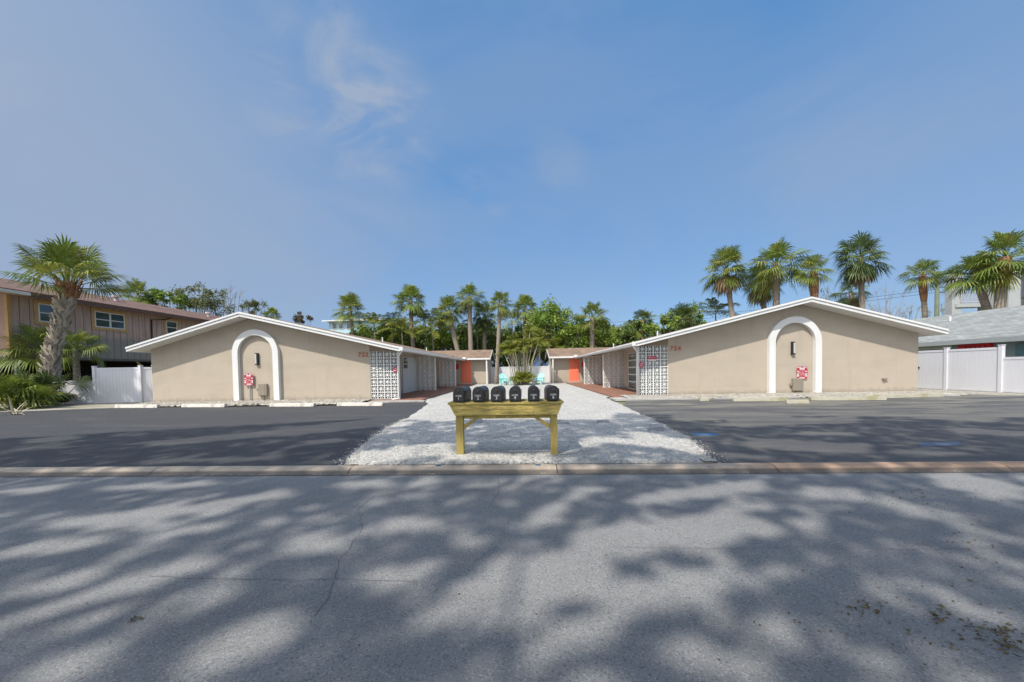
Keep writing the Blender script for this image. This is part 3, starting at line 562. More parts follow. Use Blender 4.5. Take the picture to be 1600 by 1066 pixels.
# ------------------------------------------------------------------ wheel stops
def wheel_stop(a, b_, label, m=None, h=.13, w=.17):
    a = Vector(a); b_ = Vector(b_); c = (a+b_)/2; d = (b_-a).normalized(); n = Vector((-d.y, d.x, 0)); ln = (b_-a).length/2
    T = MB(); sec = [(-w/2, 0), (w/2, 0), (w/2-.035, h), (-w/2+.035, h)]
    T.prism([tuple(-d*ln + n*u + Vector((0, 0, v))) for u, v in sec], tuple(d*ln*2))
    o = T.build('wheel_stop', m or m_stop, bevel=.012); o.location = (c.x, c.y, .004); return tag(o, label, 'wheel stop', 'concrete wheel stops in the parking lots')
m_stop = mat('wheel_stop_concrete', (.56, .53, .48), .9, .12, 4, .5, 50, col2=(.38, .35, .30), c2s=3, c2lo=.52, c2hi=.7)
m_stopg = mat('mossy_stop_concrete', (.37, .35, .28), .9, .18, 4, .5, 50, col2=(.26, .24, .15), c2s=2, c2lo=.48, c2hi=.66)
labsL = ['clean pale wheel stop nearest the white fence and brown house', 'clean pale wheel stop in front of the tan wall left of the tow sign', 'clean pale wheel stop right in front of the left tow sign', 'clean pale wheel stop in front of the white pierced screen and 722']
for (x0, x1, yy), lb in zip(((182, 248, 637.5), (286, 353, 636.5), (423, 492, 635.5), (528, 599, 634.5)), labsL):
    a, c = gr(x0, yy), gr(x1, yy); wheel_stop(a, c, lb)
for (x0, y0, x1, y1), lb in zip(((1093, 627, 1107, 627), (1145, 627.5, 1229, 627), (1228, 631, 1263, 631), (1265, 626, 1383, 625.5), (1350, 623.5, 1471, 620)),
    ('short stub of mossy wheel stop, standing alone nearest the 724 screen', 'mossy yellowed wheel stop left of the right tow sign', 'worn wheel stop pushed forward below the right tow sign', 'mossy wheel stop right of the right tow sign, overlapping the last one', 'mossy wheel stop reaching past the right corner of the 724 wing')):
    wheel_stop(gr(x0, y0), gr(x1, y1), lb, m_stopg)
# ------------------------------------------------------------------ tow away signs
def tow_sign(px, base, lab):
    q = gr(*base); c = at(px[0], px[1], q.y); hw, hh = .205, .28
    T = thing('tow_sign', (q.x, q.y, 0), lab, 'sign', 'red tow away signs'); y = q.y
    p = MB(); p.box((q.x-.02, y, -.05), (q.x+.02, y+.035, c.z+.1)); p.build('post', m_greymetal, T)
    p = MB(); p.box((c.x-hw, y-.008, c.z-hh), (c.x+hw, y-.001, c.z+hh)); pn = p.build('sign_panel', m_signwhite, T, bevel=.002)
    p = MB()
    for z0, z1, x0, x1 in ((.145, .20, -1, -.5), (.145, .20, .5, 1), (.09, .145, -1, -.55), (.09, .145, .55, 1), (-.24, -.17, -1, -.55), (-.24, -.17, .55, 1)): p.box((c.x+x0*hw*.97, y-.0105, c.z+z0), (c.x+x1*hw*.97, y-.0085, c.z+z1))
    for z in (-.268, .268): p.box((c.x-hw*.97, y-.0105, c.z+z-.006), (c.x+hw*.97, y-.0085, c.z+z+.006))
    for x in (-1, 1): p.box((c.x+x*hw*.97-.005, y-.0105, c.z-.26), (c.x+x*hw*.97+.005, y-.0085, c.z+.26))
    p.box((c.x-.185, y-.0104, c.z-.255), (c.x+.185, y-.0086, c.z-.245)); p.build('red_border', m_signred, pn)
    p = MB(); p.box((c.x-.02, y-.0105, c.z+.20), (c.x+.02, y-.0085, c.z+.262)); p.build('truck_symbol', m_black, pn)
    [text('heading_word', w_, .064, (c.x+o_, y-.009, c.z+.232), 0, m_signred, pn, .001) for w_, o_ in (('TOW', -.1), ('AWAY', .1))]
    text('wording', 'UNAUTHORIZED\nVEHICLES\nWILL BE TOWED\nAWAY AT\nOWNER\'S\nEXPENSE', .060, (c.x, y-.009, c.z-.03), 0, m_signred, pn, .001, off=.005)
tow_sign((388.7, 593), (391, 629.5), 'red and white tow away sign left of the 722 meter box')
tow_sign((1253, 582.5), (1254.5, 617), 'red and white tow away sign in front of the 724 meter box')
# ------------------------------------------------------------------ mailbox stand
MY = 5.62
def mx(px): return at(px, 640, MY).x
tz = at(790, 627, MY).z
S = thing('mailbox_stand', (0.03, MY, 0), 'yellow green treated timber stand carrying six black mailboxes', 'mailbox stand')
zt_ = tz-.0
b = MB(); b.box((mx(702.5), MY-.14, zt_-.032), (mx(879.5), MY+.42, zt_)); b.build('top_board', m_wood, S, bevel=.004)
x0, x1, x2, x3 = mx(704.5), mx(877), mx(713), mx(870.5); za, zm, zb = zt_-.034, at(790, 638.4, MY).z, at(790, 647.3, MY).z
def lerp(a, c, t): return a+(c-a)*t
t_ = (za-zm)/(za-zb)
b = MB(); b.prism([(x0, MY-.12, za), (x1, MY-.12, za), (lerp(x1, x3, t_), MY-.12, zm), (lerp(x0, x2, t_), MY-.12, zm)], (0, .04, 0)); b.build('front_board', m_wood, S, bevel=.003)
xs = mx(834); zs_ = zm-.003
b = MB(); b.prism([(lerp(x0, x2, t_), MY-.12, zs_), (xs, MY-.12, zs_), (xs, MY-.12, zb+.002), (x2, MY-.12, zb)], (0, .038, 0)); b.build('front_board', m_wood, S, bevel=.003)
b = MB(); b.prism([(xs+.003, MY-.119, zs_), (lerp(x1, x3, t_), MY-.119, zs_), (x3, MY-.119, zb), (xs+.003, MY-.119, zb)], (0, .038, 0)); b.build('front_board', m_wood, S, bevel=.003)
b = MB(); b.box((mx(725), MY-.04, at(790, 653.5, MY).z), (mx(860), MY+.0, zb+.1)); b.build('rail', m_wood, S, bevel=.003)
b = MB(); b.box((x2+.02, MY+.34, zb), (x3-.02, MY+.38, za)); b.build('rail', m_wood, S)
for pa, pb in ((713.2, 724.5), (859.5, 870)):
    b = MB(); b.box((mx(pa), MY-.08, -.1), (mx(pb), MY+.02, za-.002)); b.build('post', m_woodv, S, bevel=.004)
    for yb in (.30,):
        pass
for xa, xb in ((mx(724.5), mx(743)), (mx(859.5), mx(839))):
    zl = at(790, 671, MY).z; zu = at(790, 653, MY).z; sgn = 1 if xb > xa else -1
    b = MB(); b.prism([(xa, MY-.06, zl), (xa, MY-.06, zl+.075), (xb-sgn*.02, MY-.06, zu), (xb+sgn*.045, MY-.06, zu)], (0, .038, 0)); b.build('brace', m_woodv, S, bevel=.003)
for px, py in ((712, 633), (712, 643), (871, 633), (868, 643), (790, 633), (833, 643), (836, 643), (760, 643)):
    q = at(px if px < 800 else px-2, py, MY-.121); b = MB(); b.tube([(q.x+(.03 if px < 720 else 0), MY-.118, q.z), (q.x+(.03 if px < 720 else 0), MY-.1245, q.z)], .0065, 8); b.build('bolt_head', m_greymetal, S)
# mailboxes
def mailbox_mesh():
    w, hb, dp = .079, .125, .41; n = 14
    sec = [(-w, 0), (w, 0)] + [(w*cos(pi*k/n), hb+w*1.08*sin(pi*k/n)) for k in range(n+1)]
    body = MB(); body.prism([(x, 0, z) for x, z in sec], (0, dp, 0))
    ow = 1.07; lip = MB(); lip.prism([(x*ow, -.022, z*1.03-.002) for x, z in sec], (0, .045, 0))
    door = MB(); door.prism([(x*.9, -.030, z*.94+.008) for x, z in sec], (0, .007, 0))
    pull = MB(); pull.box((-.014, -.052, .150), (.014, -.031, .166))
    return body, lip, door, pull
body, lip, door, pull = mailbox_mesh()
meshes = [(nm, x.mesh(nm, mm, False), bv) for nm, x, mm, bv in (('body', body, m_blackside, .004), ('rim', lip, m_black, .004), ('door', door, m_black, .002), ('pull', pull, m_blackside, .003))]
MBX = [(716.8, 7), (747.3, 6), (776, 5), (805, 1), (834, 0), (864.5, -3.5)]
ords = ['black mailbox standing over the left post of the stand', 'black mailbox second from the left end of the stand', 'black mailbox just left of the middle, below the slender palm trunk', 'black mailbox just right of the middle, below the clumped palm', 'black mailbox second from the right end, below an aqua chair', 'black mailbox standing over the right post of the stand']
for i, ((px, rot), lb) in enumerate(zip(MBX, ords)):
    p = at(px, 628, MY-.16); e = bpy.data.objects.new('mailbox', None); COL.objects.link(e); e.location = (p.x, MY-.13, tz+.012); e.rotation_euler = (0, R((.9, -.6, .4, -.8, .7, -.3)[i]), -R(rot)); e.empty_display_size = .1
    tag(e, lb, 'mailbox', 'six black mailboxes on the timber stand'); par = {}
    for nm, me, bv in meshes:
        o = bpy.data.objects.new(nm, me); COL.objects.link(o); o.parent = par['door'] if nm == 'pull' else e; par[nm] = o
        md = o.modifiers.new('bevel', 'BEVEL'); md.width = bv; md.segments = 2; md.limit_method = 'ANGLE'
    o = text('mail_sticker', 'U.S.MAIL', .032, (0, -.0305, .085), 0, m_sticker, None, .001, sx=.75); o.parent = par['door']
    o = text('number', str(i+1), .062, (0, -.0305, .048), 0, m_sticker, None, .001); o.parent = par['door']
    f = MB(); f.box((.0905, .03, .06), (.096, .045, .15)); f.box((.0905, .03, .13), (.096, .10, .165)); o = f.build('flag', m_signred if i == 9 else m_blackside); o.parent = e
    st = MB(); st.box((-.075, .04, -.012), (.075, .38, -.001)); o = st.build('base_plate', m_blackside); o.parent = e
# flush lids in the shell
for (px0, py0, px1, py1), lb in zip(((1013, 667, 1038, 676), (733, 657.5, 755, 664), (870, 660.5, 890, 665.5), (932, 660, 952, 663.5)), ('square grey lid set in shell at the edge of the right lot', 'grey lid in the shell behind the left post of the mailbox stand', 'grey lid in the shell just right of the mailbox stand', 'thin grey lid in the shell between the stand and the right lot')):
    a, c, d_, e_ = gr(px0, py1), gr(px1, py1), gr(px1-2, py0), gr(px0+1, py0); bb = MB(); z = .058
    bb.prism([(q.x, q.y, z) for q in (a, c, d_, e_)], (0, 0, -.05)); o = bb.build('valve_box', m_plastgrey, bevel=.008); tag(o, lb, 'valve box', 'grey lids in the shell drive')
# ------------------------------------------------------------------ fences
def fence(name, pts, hts, label, along_posts=True, ph=.08, postx=None, group=None):
    T = thing(name, (pts[0][0], pts[0][1], 0), label, 'fence', group)
    for i, ((xa, ya), (xb, yb)) in enumerate(zip(pts, pts[1:])):
        a = Vector((xa, ya, 0)); c = Vector((xb, yb, 0)); d = (c-a); ln = d.length; d.normalize(); n = Vector((-d.y, d.x, 0)); ht = hts[i]
        p = MB(); k = max(1, int((ln-.12)/.15)); w = (ln-.12)/k
        for q in range(k):
            s0 = .06+q*w; 
            p.prism([a+d*(s0+.006)+n*.012+Vector((0, 0, .08)), a+d*(s0+w-.006)+n*.012+Vector((0, 0, .08)), a+d*(s0+w-.006)-n*.012+Vector((0, 0, .08)), a+d*(s0+.006)-n*.012+Vector((0, 0, .08))], (0, 0, ht-.16))
        p.prism([a+d*.06+n*.007+Vector((0, 0, .08)), a+d*(ln-.06)+n*.007+Vector((0, 0, .08)), a+d*(ln-.06)-n*.007+Vector((0, 0, .08)), a+d*.06-n*.007+Vector((0, 0, .08))], (0, 0, ht-.16))
        p.build('panel', m_vinyl, T)
        for z0, z1 in ((.02, .10), (ht-.10, ht)):
            r = MB(); r.prism([a+d*.05+n*.025+Vector((0, 0, z0)), a+d*(ln-.05)+n*.025+Vector((0, 0, z0)), a+d*(ln-.05)-n*.025+Vector((0, 0, z0)), a+d*.05-n*.025+Vector((0, 0, z0))], (0, 0, z1-z0)); r.build('rail', m_vinyl, T)
    for i, (x, y) in enumerate(pts):
        ht = max(hts[max(0, i-1)], hts[min(i, len(hts)-1)])+.06; r = MB(); r.box((x-.065, y-.065, 0), (x+.065, y+.065, ht)); r.box((x-.078, y-.078, ht), (x+.078, y+.078, ht+.03)); r.build('post', m_vinyl, T, bevel=.005)
    return T
fp = [gr(104, 632.2), gr(150.5, 630.8), gr(222, 629.2), gr(243, 628.3)]
fp = [(p.x, p.y) for p in fp]; fp[0] = (fp[0][0]-1.5, fp[0][1]-.2); d_ = Vector(fp[0])
fence('vinyl_fence', fp, [1.13, 1.72, 1.72], 'white vinyl fence stepping down towards the shaggy leaning palm', group='white vinyl fences')
fx = 19.5
fp = [(fx, 22.0), (fx, gr(1481, 609.3).y), (fx, gr(1549, 613.6).y), (fx, 14.3), (fx, 11.5)]
T = fence('vinyl_fence', fp, [1.83, 1.83, 1.42, 1.42], 'white vinyl fence with grooved boards in front of the pale grey roof', group='white vinyl fences')
b = MB(); b.box((fx-.06, 19.55, 1.0), (fx-.03, 19.75, 1.05)); b.tube([(fx-.06, 19.6, .96), (fx-.06, 19.6, 1.1)], .015, 6); b.build('latch', m_black, T)
fence('vinyl_fence', [(-2.8, 37.4), (-1.0, 37.4), (.9, 37.4), (2.8, 37.4)], [1.58, 1.58, 1.58], 'white vinyl fence closing the far end of the shell courtyard', group='white vinyl fences')
# ------------------------------------------------------------------ brown house on the left
def window(T, x, y0, y1, z0, z1, mull=True, axis='x', m_trim=None, face=1):
    # window in a wall of constant x; face = +1 looks to +x
    t = MB(); e = .16
    def bx(a0, b0, c0, c1, q0, q1): t.box((min(x+face*a0, x+face*b0), c0, q0), (max(x+face*a0, x+face*b0), c1, q1))
    bx(.002, .04, y0-e, y0, z0-e, z1+e); bx(.002, .04, y1, y1+e, z0-e, z1+e); bx(.002, .04, y0, y1, z1, z1+e); bx(.002, .04, y0, y1, z0-e, z0)
    w = t.build('window', m_trim or m_yellow, T); PLOC[w.name] = (0, 0, 0)
    t = MB(); bx(.005, .05, y0, y0+.06, z0, z1); bx(.005, .05, y1-.06, y1, z0, z1); bx(.005, .05, y0+.06, y1-.06, z1-.06, z1); bx(.005, .05, y0+.06, y1-.06, z0, z0+.06)
    zm = (z0+z1)/2; bx(.006, .045, y0+.06, y1-.06, zm-.025, zm+.025)
    if mull: ym = (y0+y1)/2; bx(.0055, .048, ym-.05, ym+.05, z0+.06, z1-.06)
    t.build('frame', m_white, w)
    t = MB(); bx(.004, .02, y0+.05, y1-.05, z0+.05, z1-.05); t.build('pane', m_glass, w); return w
T = thing('brown_house', (-25.5, 24, 0), 'raised two storey brown board house with red brown shingle roof behind the shaggy palm', 'house')
HX = -25.5
b = MB(); b.box((-36, 18.2, 2.42), (HX, 40, 5.72)); b.build('wall', m_siding, T)
b = MB(); b.box((-36, 18.15, 2.42), (HX-.14, 18.198, 5.72)); b.build('front_siding', m_sidingf, T)
b = MB(); b.box((HX-.14, 18.12, 2.35), (HX+.03, 18.26, 5.7)); b.build('corner_board', m_yellow, T)
b = MB(); [b.box((HX+.001, y-.012, 2.45), (HX+.008, y+.012, 5.68)) for y in [18.6+.41*k for k in range(50)]]; b.build('batten_groove', mat('dark_groove', (.17, .12, .10), .9, .1, 2), T)
# roof: long slope seen from the street, ridge along its length
r = MB(); ex, rx, ez, rz = -24.9, -31.0, 5.72, 7.35
r.prism([(ex, 15.3, ez), (rx, 15.3, rz), (-37.1, 15.3, ez), (-37.1, 15.3, ez-.1), (rx, 15.3, rz-.1), (ex, 15.3, ez-.1)], (0, 26, 0)); r.build('roof', m_roofred, T, uvf=lambda c: (c.y, c.x*1.035))
r = MB(); r.box((-25.6, 15.3, ez-.22), (ex-.02, 41, ez-.105)); r.build('soffit', m_siding, T)
r = MB(); r.box((ex-.02, 18.6, ez-.25), (ex+.02, 41, ez-.02)); r.build('fascia', mat('brown_fascia', (.13, .075, .06), .8, .1, 2), T)
r = MB(); r.box((ex-.02, 15.2, ez-.22), (ex+.12, 18.58, ez-.08)); r.build('gutter', m_white, T, bevel=.01)
for y0, y1, z0, z1, mu in ((19.35, 20.6, 4.3, 5.28, False), (22.05, 23.8, 4.32, 5.28, True), (26.7, 27.6, 4.35, 5.3, False)): window(T, HX, y0, y1, z0, z1, mu)
b = MB(); b.tube([(ex, 26.6, 5.5), (ex-.1, 26.3, 5.3), (HX+.06, 25.6, 5.2), (HX+.06, 25.55, 3.2)], .05, 8); b.build('downspout', m_brownpipe, T)
b = MB(); b.box((-35.9, 18.4, 2.30), (HX-.02, 39.9, 2.418)); b.build('floor_edge', mat('weathered_grey_board', (.15, .145, .13), .9, .2, 3), T)
b = MB(); b.box((-35.8, 19.2, -.05), (-27.5, 39.5, 2.298)); b.build('undercroft_shade', m_dark, T)  # dark solid added in place of the shade in the open space below
for i, y in enumerate((18.6, 22.5, 26.4, 30.3, 34.2)):
    b = MB(); b.box((HX-.35, y-.1, -.05), (HX-.15, y+.1, 2.298)); b.build('pile', m_greenpole, T)
for y in (25.6,): b = MB(); b.prism([(HX-.2, y, 1.3), (HX-.2, y+.12, 1.3), (HX-.2, y-.9, 2.28), (HX-.2, y-1.05, 2.28)], (.08, 0, 0)); b.build('brace', m_yellow, T)
for px, py in ((230, 472), (317, 487)):
    xx = rx+2.6; zz = rz-2.6*.267; yy = 26 if px < 300 else 34; b = MB(); b.tube([(xx, yy, zz-.05), (xx, yy, zz+.25)], .13, 10); b.tube([(xx, yy, zz+.25), (xx, yy, zz+.38)], .24, 10); b.build('roof_vent', m_signwhite, T)
# ------------------------------------------------------------------ grey house and grey block on the right
T = thing('grey_house', (22.2, 20, 0), 'low sage walled house with long pale grey shingle roof behind the right fence', 'house')
r = MB(); r.prism([(21.7, 9, 2.34), (27, 9, 4.22), (32.3, 9, 2.34), (32.3, 9, 2.24), (27, 9, 4.12), (21.7, 9, 2.24)], (0, 24, 0)); r.build('roof', m_roofgrey, T, uvf=lambda c: (c.y, c.x*1.06))
r = MB(); r.box((21.66, 9, 2.12), (21.70, 33, 2.33)); r.build('fascia', mat('grey_fascia', (.30, .32, .32), .8, .05, 2), T)
r = MB(); r.box((21.7, 9.1, 2.13), (22.2, 32.9, 2.16)); r.build('soffit', m_white_s, T)
r = MB(); r.box((22.2, 9.6, -.05), (31.8, 32.4, 2.235)); r.build('wall', m_sagewall, T)
for y0, y1, z0, z1 in ((15.2, 17.6, 1.02, 2.0), (20.9, 22.6, 1.3, 2.02)): window(T, 22.2, y0, y1, z0, z1, False, m_trim=mat('cream_trim', (.45, .44, .38), .8, .05, 2), face=-1)
b = MB(); b.box((22.17, 17.75, 1.0), (22.199, 18.2, 2.05)); b.build('shutter', mat('teal_shutter', (.09, .17, .18), .7, .1, 4), T)
b = MB(); b.box((22.0, 19.0, 1.72), (22.19, 20.3, 2.1)); sg = b.build('red_panel', m_red, T)
b = MB(); [b.box((21.995-.004, 19.12+.2*k, 1.78), (21.999, 19.22+.2*k, 2.02)) for k in range(5)]; b.build('panel_mark', mat('dark_red', (.2, .02, .02), .6, .1, 5), sg)
for y in (24, 28): b = MB(); b.tube([(25.5, y, 3.6), (25.5, y, 3.95)], .05, 8); b.build('vent_pipe', m_white, T)
BY = 36.0
pA = at(1489, 500, BY).x; pC = at(1505, 500, BY).x; pD = at(1540, 470, BY).x
T = thing('apartment_block', (pD+3, BY, 0), 'tall pale grey block with a railed balcony behind the pair of big palms', 'building')
b = MB(); b.box((pD, BY-1.6, -.05), (pD+16, BY+.6, 8.6)); b.build('wall', m_greywall, T)
b = MB(); b.box((pA, BY+.1, -.05), (pC, BY+.7, at(1497, 428, BY).z)); b.build('column', m_greywall, T)
zf = at(1520, 474, BY).z; zr_ = at(1520, 455.5, BY).z
b = MB(); b.box((pC-.6, BY, zf-.32), (pD, BY+.9, zf)); b.build('balcony', m_greywall, T)
b = MB(); b.box((pC-.2, BY+.02, zr_-.07), (pD, BY+.1, zr_)); b.box((pC-.2, BY+.03, zf+.1), (pD, BY+.09, zf+.16))
n = 16
for k in range(n+1): xx = pC-.15+(pD-pC)*k/n; b.box((xx, BY+.04, zf+.02), (xx+.035, BY+.075, zr_-.07))
b.build('railing', mat('grey_rail_paint', (.42, .42, .46), .6, .05, 3), T)
for (wx, wz, ww, wh) in ((1600, 446, 1.2, 2.2), (1600, 474, 1.2, .9)):
    q = at(wx, wz, BY-1.6); b = MB(); b.box((q.x-.25, BY-1.64, q.z-wh/2), (q.x+ww, BY-1.602, q.z+wh/2)); w_ = b.build('window', mat('dark_grey_frame', (.12, .12, .125), .6, .05, 3), T); b = MB(); b.box((q.x-.17, BY-1.655, q.z-wh/2+.08), (q.x+ww-.08, BY-1.642, q.z+wh/2-.08)); b.build('pane', m_glass, w_)
b = MB(); b.box((pD-.1, BY-1.75, 8.6), (pD+16, BY+.8, 8.75)); b.build('roof', m_white, T)
# pale aqua house beyond the hedge
T = thing('aqua_house', (at(555, 520, 62).x, 62, 0), 'distant pale aqua house with white roof edge behind a fan palm', 'house')
a = at(514, 505, 62); c = at(598, 505, 62); zE = at(560, 501, 62).z; zP = at(590, 497.5, 62).z
b = MB(); b.box((a.x, 62, 0), (c.x, 72, zE)); b.build('wall', m_bluewall, T)
b = MB(); m_ = (a.x+c.x)/2
base = [(a.x-.8, 61.3, zE), (c.x+.8, 61.3, zE), (c.x+.8, 73, zE), (a.x-.8, 73, zE)]; rd1, rd2 = (a.x+5.5, 67, zP+1.0), (c.x-5, 67, zP+1.0)
b.poly([base[0], base[1], rd2, rd1]); b.poly([base[2], base[3], rd1, rd2]); b.poly([base[1], base[2], rd2]); b.poly([base[3], base[0], rd1]); b.poly(base[::-1]); b.build('roof', mat('pale_metal_roof', (.33, .36, .37), .5, .05, 1), T)
b = MB(); b.box((a.x-.8, 61.2, zE-.12), (c.x+.8, 61.29, zE+.06)); b.build('fascia', m_white, T)
for px in (523, 533, 545):
    q = at(px, 509, 62); b = MB(); b.box((q.x-.4, 61.93, q.z-.6), (q.x+.4, 61.99, q.z+.55)); w_ = b.build('window', m_white, T); b = MB(); b.box((q.x-.3, 61.9, q.z-.5), (q.x+.3, 61.925, q.z+.45)); b.build('pane', m_glass, w_)
# utility pole and wires
q = at(1464, 470, 44); T = thing('utility_pole', (q.x, 44, 0), 'tall green grey utility pole with short arms, right of a small fan palm', 'utility pole')
zt2 = at(1463, 424, 44).z; b = MB(); b.tube([(q.x, 44, -.05), (q.x, 44, zt2)], [.22, .17], 10); b.build('pole', m_greenpole, T)
for py in (449, 457): z = at(1463, py, 44).z; b = MB(); b.box((q.x+.1, 43.95, z-.04), (q.x+1.0, 44.05, z+.04)); b.tube([(q.x+.9, 44, z), (q.x+.9, 44, z+.25)], .07, 6); b.build('arm', m_brownpipe, T)
for (pa, za_, pb, zb_), lb in zip((((1464, 452), 44, (880, 508), 70), ((1464, 457), 44, (880, 514), 70), ((1464, 449), 44, (2000, 380), 34)), ('upper thin black wire crossing the sky from the utility pole to the centre palms', 'lower thin black wire crossing the sky from the utility pole to the centre palms', 'thin black wire running from the utility pole behind the two big palms')):
    A = at(*pa, za_); Bq = at(*pb, zb_); P = [A.lerp(Bq, t/24)+Vector((0, 0, -1.0*4*(t/24)*(1-t/24)*.5)) for t in range(25)]; b = MB(); b.tube(P, .018, 5); o = b.build('power_line', m_black); tag(o, lb, 'power line', 'power lines')
# ------------------------------------------------------------------ plants
UP = Vector((0, 0, 1))
def fan_frond(b, o, d, pet, L_, nl, rng_, droop=.22, w=1.0, sag=0.0):
    d = d.normalized(); s = d.cross(UP); s = s.normalized() if s.length > .05 else Vector((cos(rng_.random()*6.28), sin(rng_.random()*6.28), 0)); n = s.cross(d).normalized()
    roll = rng_.uniform(-.5, .5); s, n = s*cos(roll)+n*sin(roll), n*cos(roll)-s*sin(roll)
    hp = o + d*pet - UP*sag*pet*.4; pw = .018*w+.006
    b.poly([o-s*pw*1.6, o+s*pw*1.6, hp+s*pw*.6, hp-s*pw*.6]); b.poly([o-n*pw, o+n*pw, hp+n*pw*.5, hp-n*pw*.5])
    da = 3.9/nl
    for k in range(nl):
        th = -1.95+3.9*(k+.5)/nl + rng_.uniform(-.03, .03); ct, st = cos(th), sin(th)
        ln = L_*(.72+.30*ct)*rng_.uniform(.88, 1.06); u = (d*ct+s*st)
        st0 = hp + d*(L_*.16*max(0, ct)); f = n*(.24*abs(st)) ; side = (s*ct-d*st)
        dr = droop*(1+.5*abs(st)) + sag*.4
        m1 = st0+(u+f)*ln*.30; m2 = st0+(u+f*.8)*ln*.62 - UP*ln*dr*.28; tp = st0+(u+f*.3)*ln*.97 - UP*ln*dr*rng_.uniform(.8, 1.5)
        w1 = ln*.30*da*.50; w2 = ln*.62*da*.36
        i = len(b.v); b.v += [tuple(q) for q in (st0, m1-side*w1, m1+side*w1, m2-side*w2, m2+side*w2, tp)]
        b.f += [(i, i+1, i+2), (i+1, i+3, i+4, i+2), (i+3, i+5, i+4)]
def fan_crown(Rr, nf, nl, seed, elo=-48, ehi=84, droop=.22, dead=False):
    g = random.Random(seed); b = MB()
    for i in range(nf):
        t = (i+.5)/nf; el = R(ehi-(ehi-elo)*t**(.85)) + g.uniform(-.2, .2); az = i*2.39996+g.uniform(-.5, .5)
        d = Vector((cos(az)*cos(el), sin(az)*cos(el), sin(el))); k = g.uniform(.78, 1.12)
        fan_frond(b, Vector((0, 0, -.06*Rr*t)), d, Rr*.47*k, Rr*.60*k, nl, g, droop, Rr/2, sag=.28*t)
    return b
def dead_skirt(Rr, nf, seed):
    g = random.Random(seed); b = MB()
    for i in range(nf):
        el = R(g.uniform(-75, -42)); az = i*2.39996; d = Vector((cos(az)*cos(el), sin(az)*cos(el), sin(el))); fan_frond(b, Vector((0, 0, -.12*Rr)), d, Rr*.42, Rr*.5, 12, g, .5, Rr/2, .3)
    return b
CR = {}
for k, sd in (('a', 11), ('b', 12), ('c', 13), ('d', 14)): CR['f'+k] = fan_crown(2.0, 38, 22, sd, -40-4*(sd-11)).mesh('crown', m_fan, fix=False)
for k, sd in (('a', 21), ('b', 22)): CR['d'+k] = fan_crown(2.0, 42, 22, sd, -58).mesh('crown', m_fand, fix=False)
CR['open'] = fan_crown(2.0, 24, 26, 31, -30, 80, .26).mesh('crown', m_fan, fix=False)
CR['small'] = fan_crown(2.0, 20, 22, 33, -45, 75, .28).mesh('crown', m_fand, fix=False)
SK = dead_skirt(2.0, 26, 41).mesh('dead_fronds', m_dead, fix=False)
def fan_palm(cpx, Rpx, bpx, Y, lab, crown='fa', tr=.16, skirt=False, red=False, group='fan palms', rz=None, boots=0, squash=1.0):
    c = at(cpx[0], cpx[1], Y); bt = at(bpx[0], bpx[1], Y); Rr = Rpx*Y/F*(1.02 if cpx[0] < 1100 else .95)
    k = c.z/(c.z-bt.z) if c.z-bt.z > .1 else 1; base = Vector((c.x+(bt.x-c.x)*k, Y, -.05))
    T = thing('fan_palm', tuple(base), lab, 'palm tree', group)
    b = MB(); P = []; rr = []
    for i in range(13):
        t = i/12; q = base.lerp(c, t); q.x += (bt.x-c.x)*k*.22*sin(pi*t)*-.3; P.append(q); rr.append(tr*(1.25 if i == 0 else 1.0)*(1+.05*sin(i*2.7))*(1.0 if t < .86 else (1.25 if boots else .95)))
    b.tube(P, rr, 10); b.build('trunk', m_bark, T, smooth=True)
    if red: b = MB(); L0 = max(0, 12-3); b.tube([P[9], P[10], P[11], P[12]], [tr*1.05, tr*1.45, tr*1.55, tr*1.1], 10); b.build('boot_collar', m_barkred, T)
    o = bpy.data.objects.new('crown', CR[crown]); COL.objects.link(o); o.parent = T; o.location = c-base; o.scale = (Rr/2, Rr/2, Rr/2*squash); o.rotation_euler = (0, 0, rnd(0, 6.28) if rz is None else rz)
    if skirt: o = bpy.data.objects.new('dead_fronds', SK); COL.objects.link(o); o.parent = T; o.location = c-base; o.scale = (Rr/2*.85,)*3; o.rotation_euler = (0, 0, rnd(0, 6.28))
    return T
fan_palm((547, 484), 27, (552, 520), 46, 'fan palm standing alone left of centre in front of the aqua house', 'fa', .22)
fan_palm((641, 470), 28, (646, 545), 44, 'full fan palm with straight pale trunk left of the courtyard group', 'fb', .24)
fan_palm((702, 486), 25, (717, 550), 43, 'fan palm whose pale trunk leans left above the left back roof', 'fc', .26)
fan_palm((733, 464), 25, (736, 550), 43, 'tallest centre fan palm with upright pale trunk above the left back roof', 'fd', .26)
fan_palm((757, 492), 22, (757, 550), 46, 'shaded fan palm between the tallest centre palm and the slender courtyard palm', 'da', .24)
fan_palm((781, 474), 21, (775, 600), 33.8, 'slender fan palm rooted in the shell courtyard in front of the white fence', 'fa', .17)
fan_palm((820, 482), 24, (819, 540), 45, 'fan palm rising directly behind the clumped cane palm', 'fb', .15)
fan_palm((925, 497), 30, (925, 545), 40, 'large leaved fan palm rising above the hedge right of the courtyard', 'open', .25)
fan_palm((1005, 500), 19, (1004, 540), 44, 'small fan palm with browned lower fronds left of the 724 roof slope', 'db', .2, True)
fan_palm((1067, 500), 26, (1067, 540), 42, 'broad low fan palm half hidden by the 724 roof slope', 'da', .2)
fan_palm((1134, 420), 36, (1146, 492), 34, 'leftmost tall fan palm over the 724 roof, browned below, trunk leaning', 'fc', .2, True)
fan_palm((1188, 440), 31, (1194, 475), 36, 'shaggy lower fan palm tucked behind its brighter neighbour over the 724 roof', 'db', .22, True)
fan_palm((1213, 412), 43, (1213, 474), 32, 'largest bright fan palm over the 724 roof with straight bare trunk', 'fd', .24)
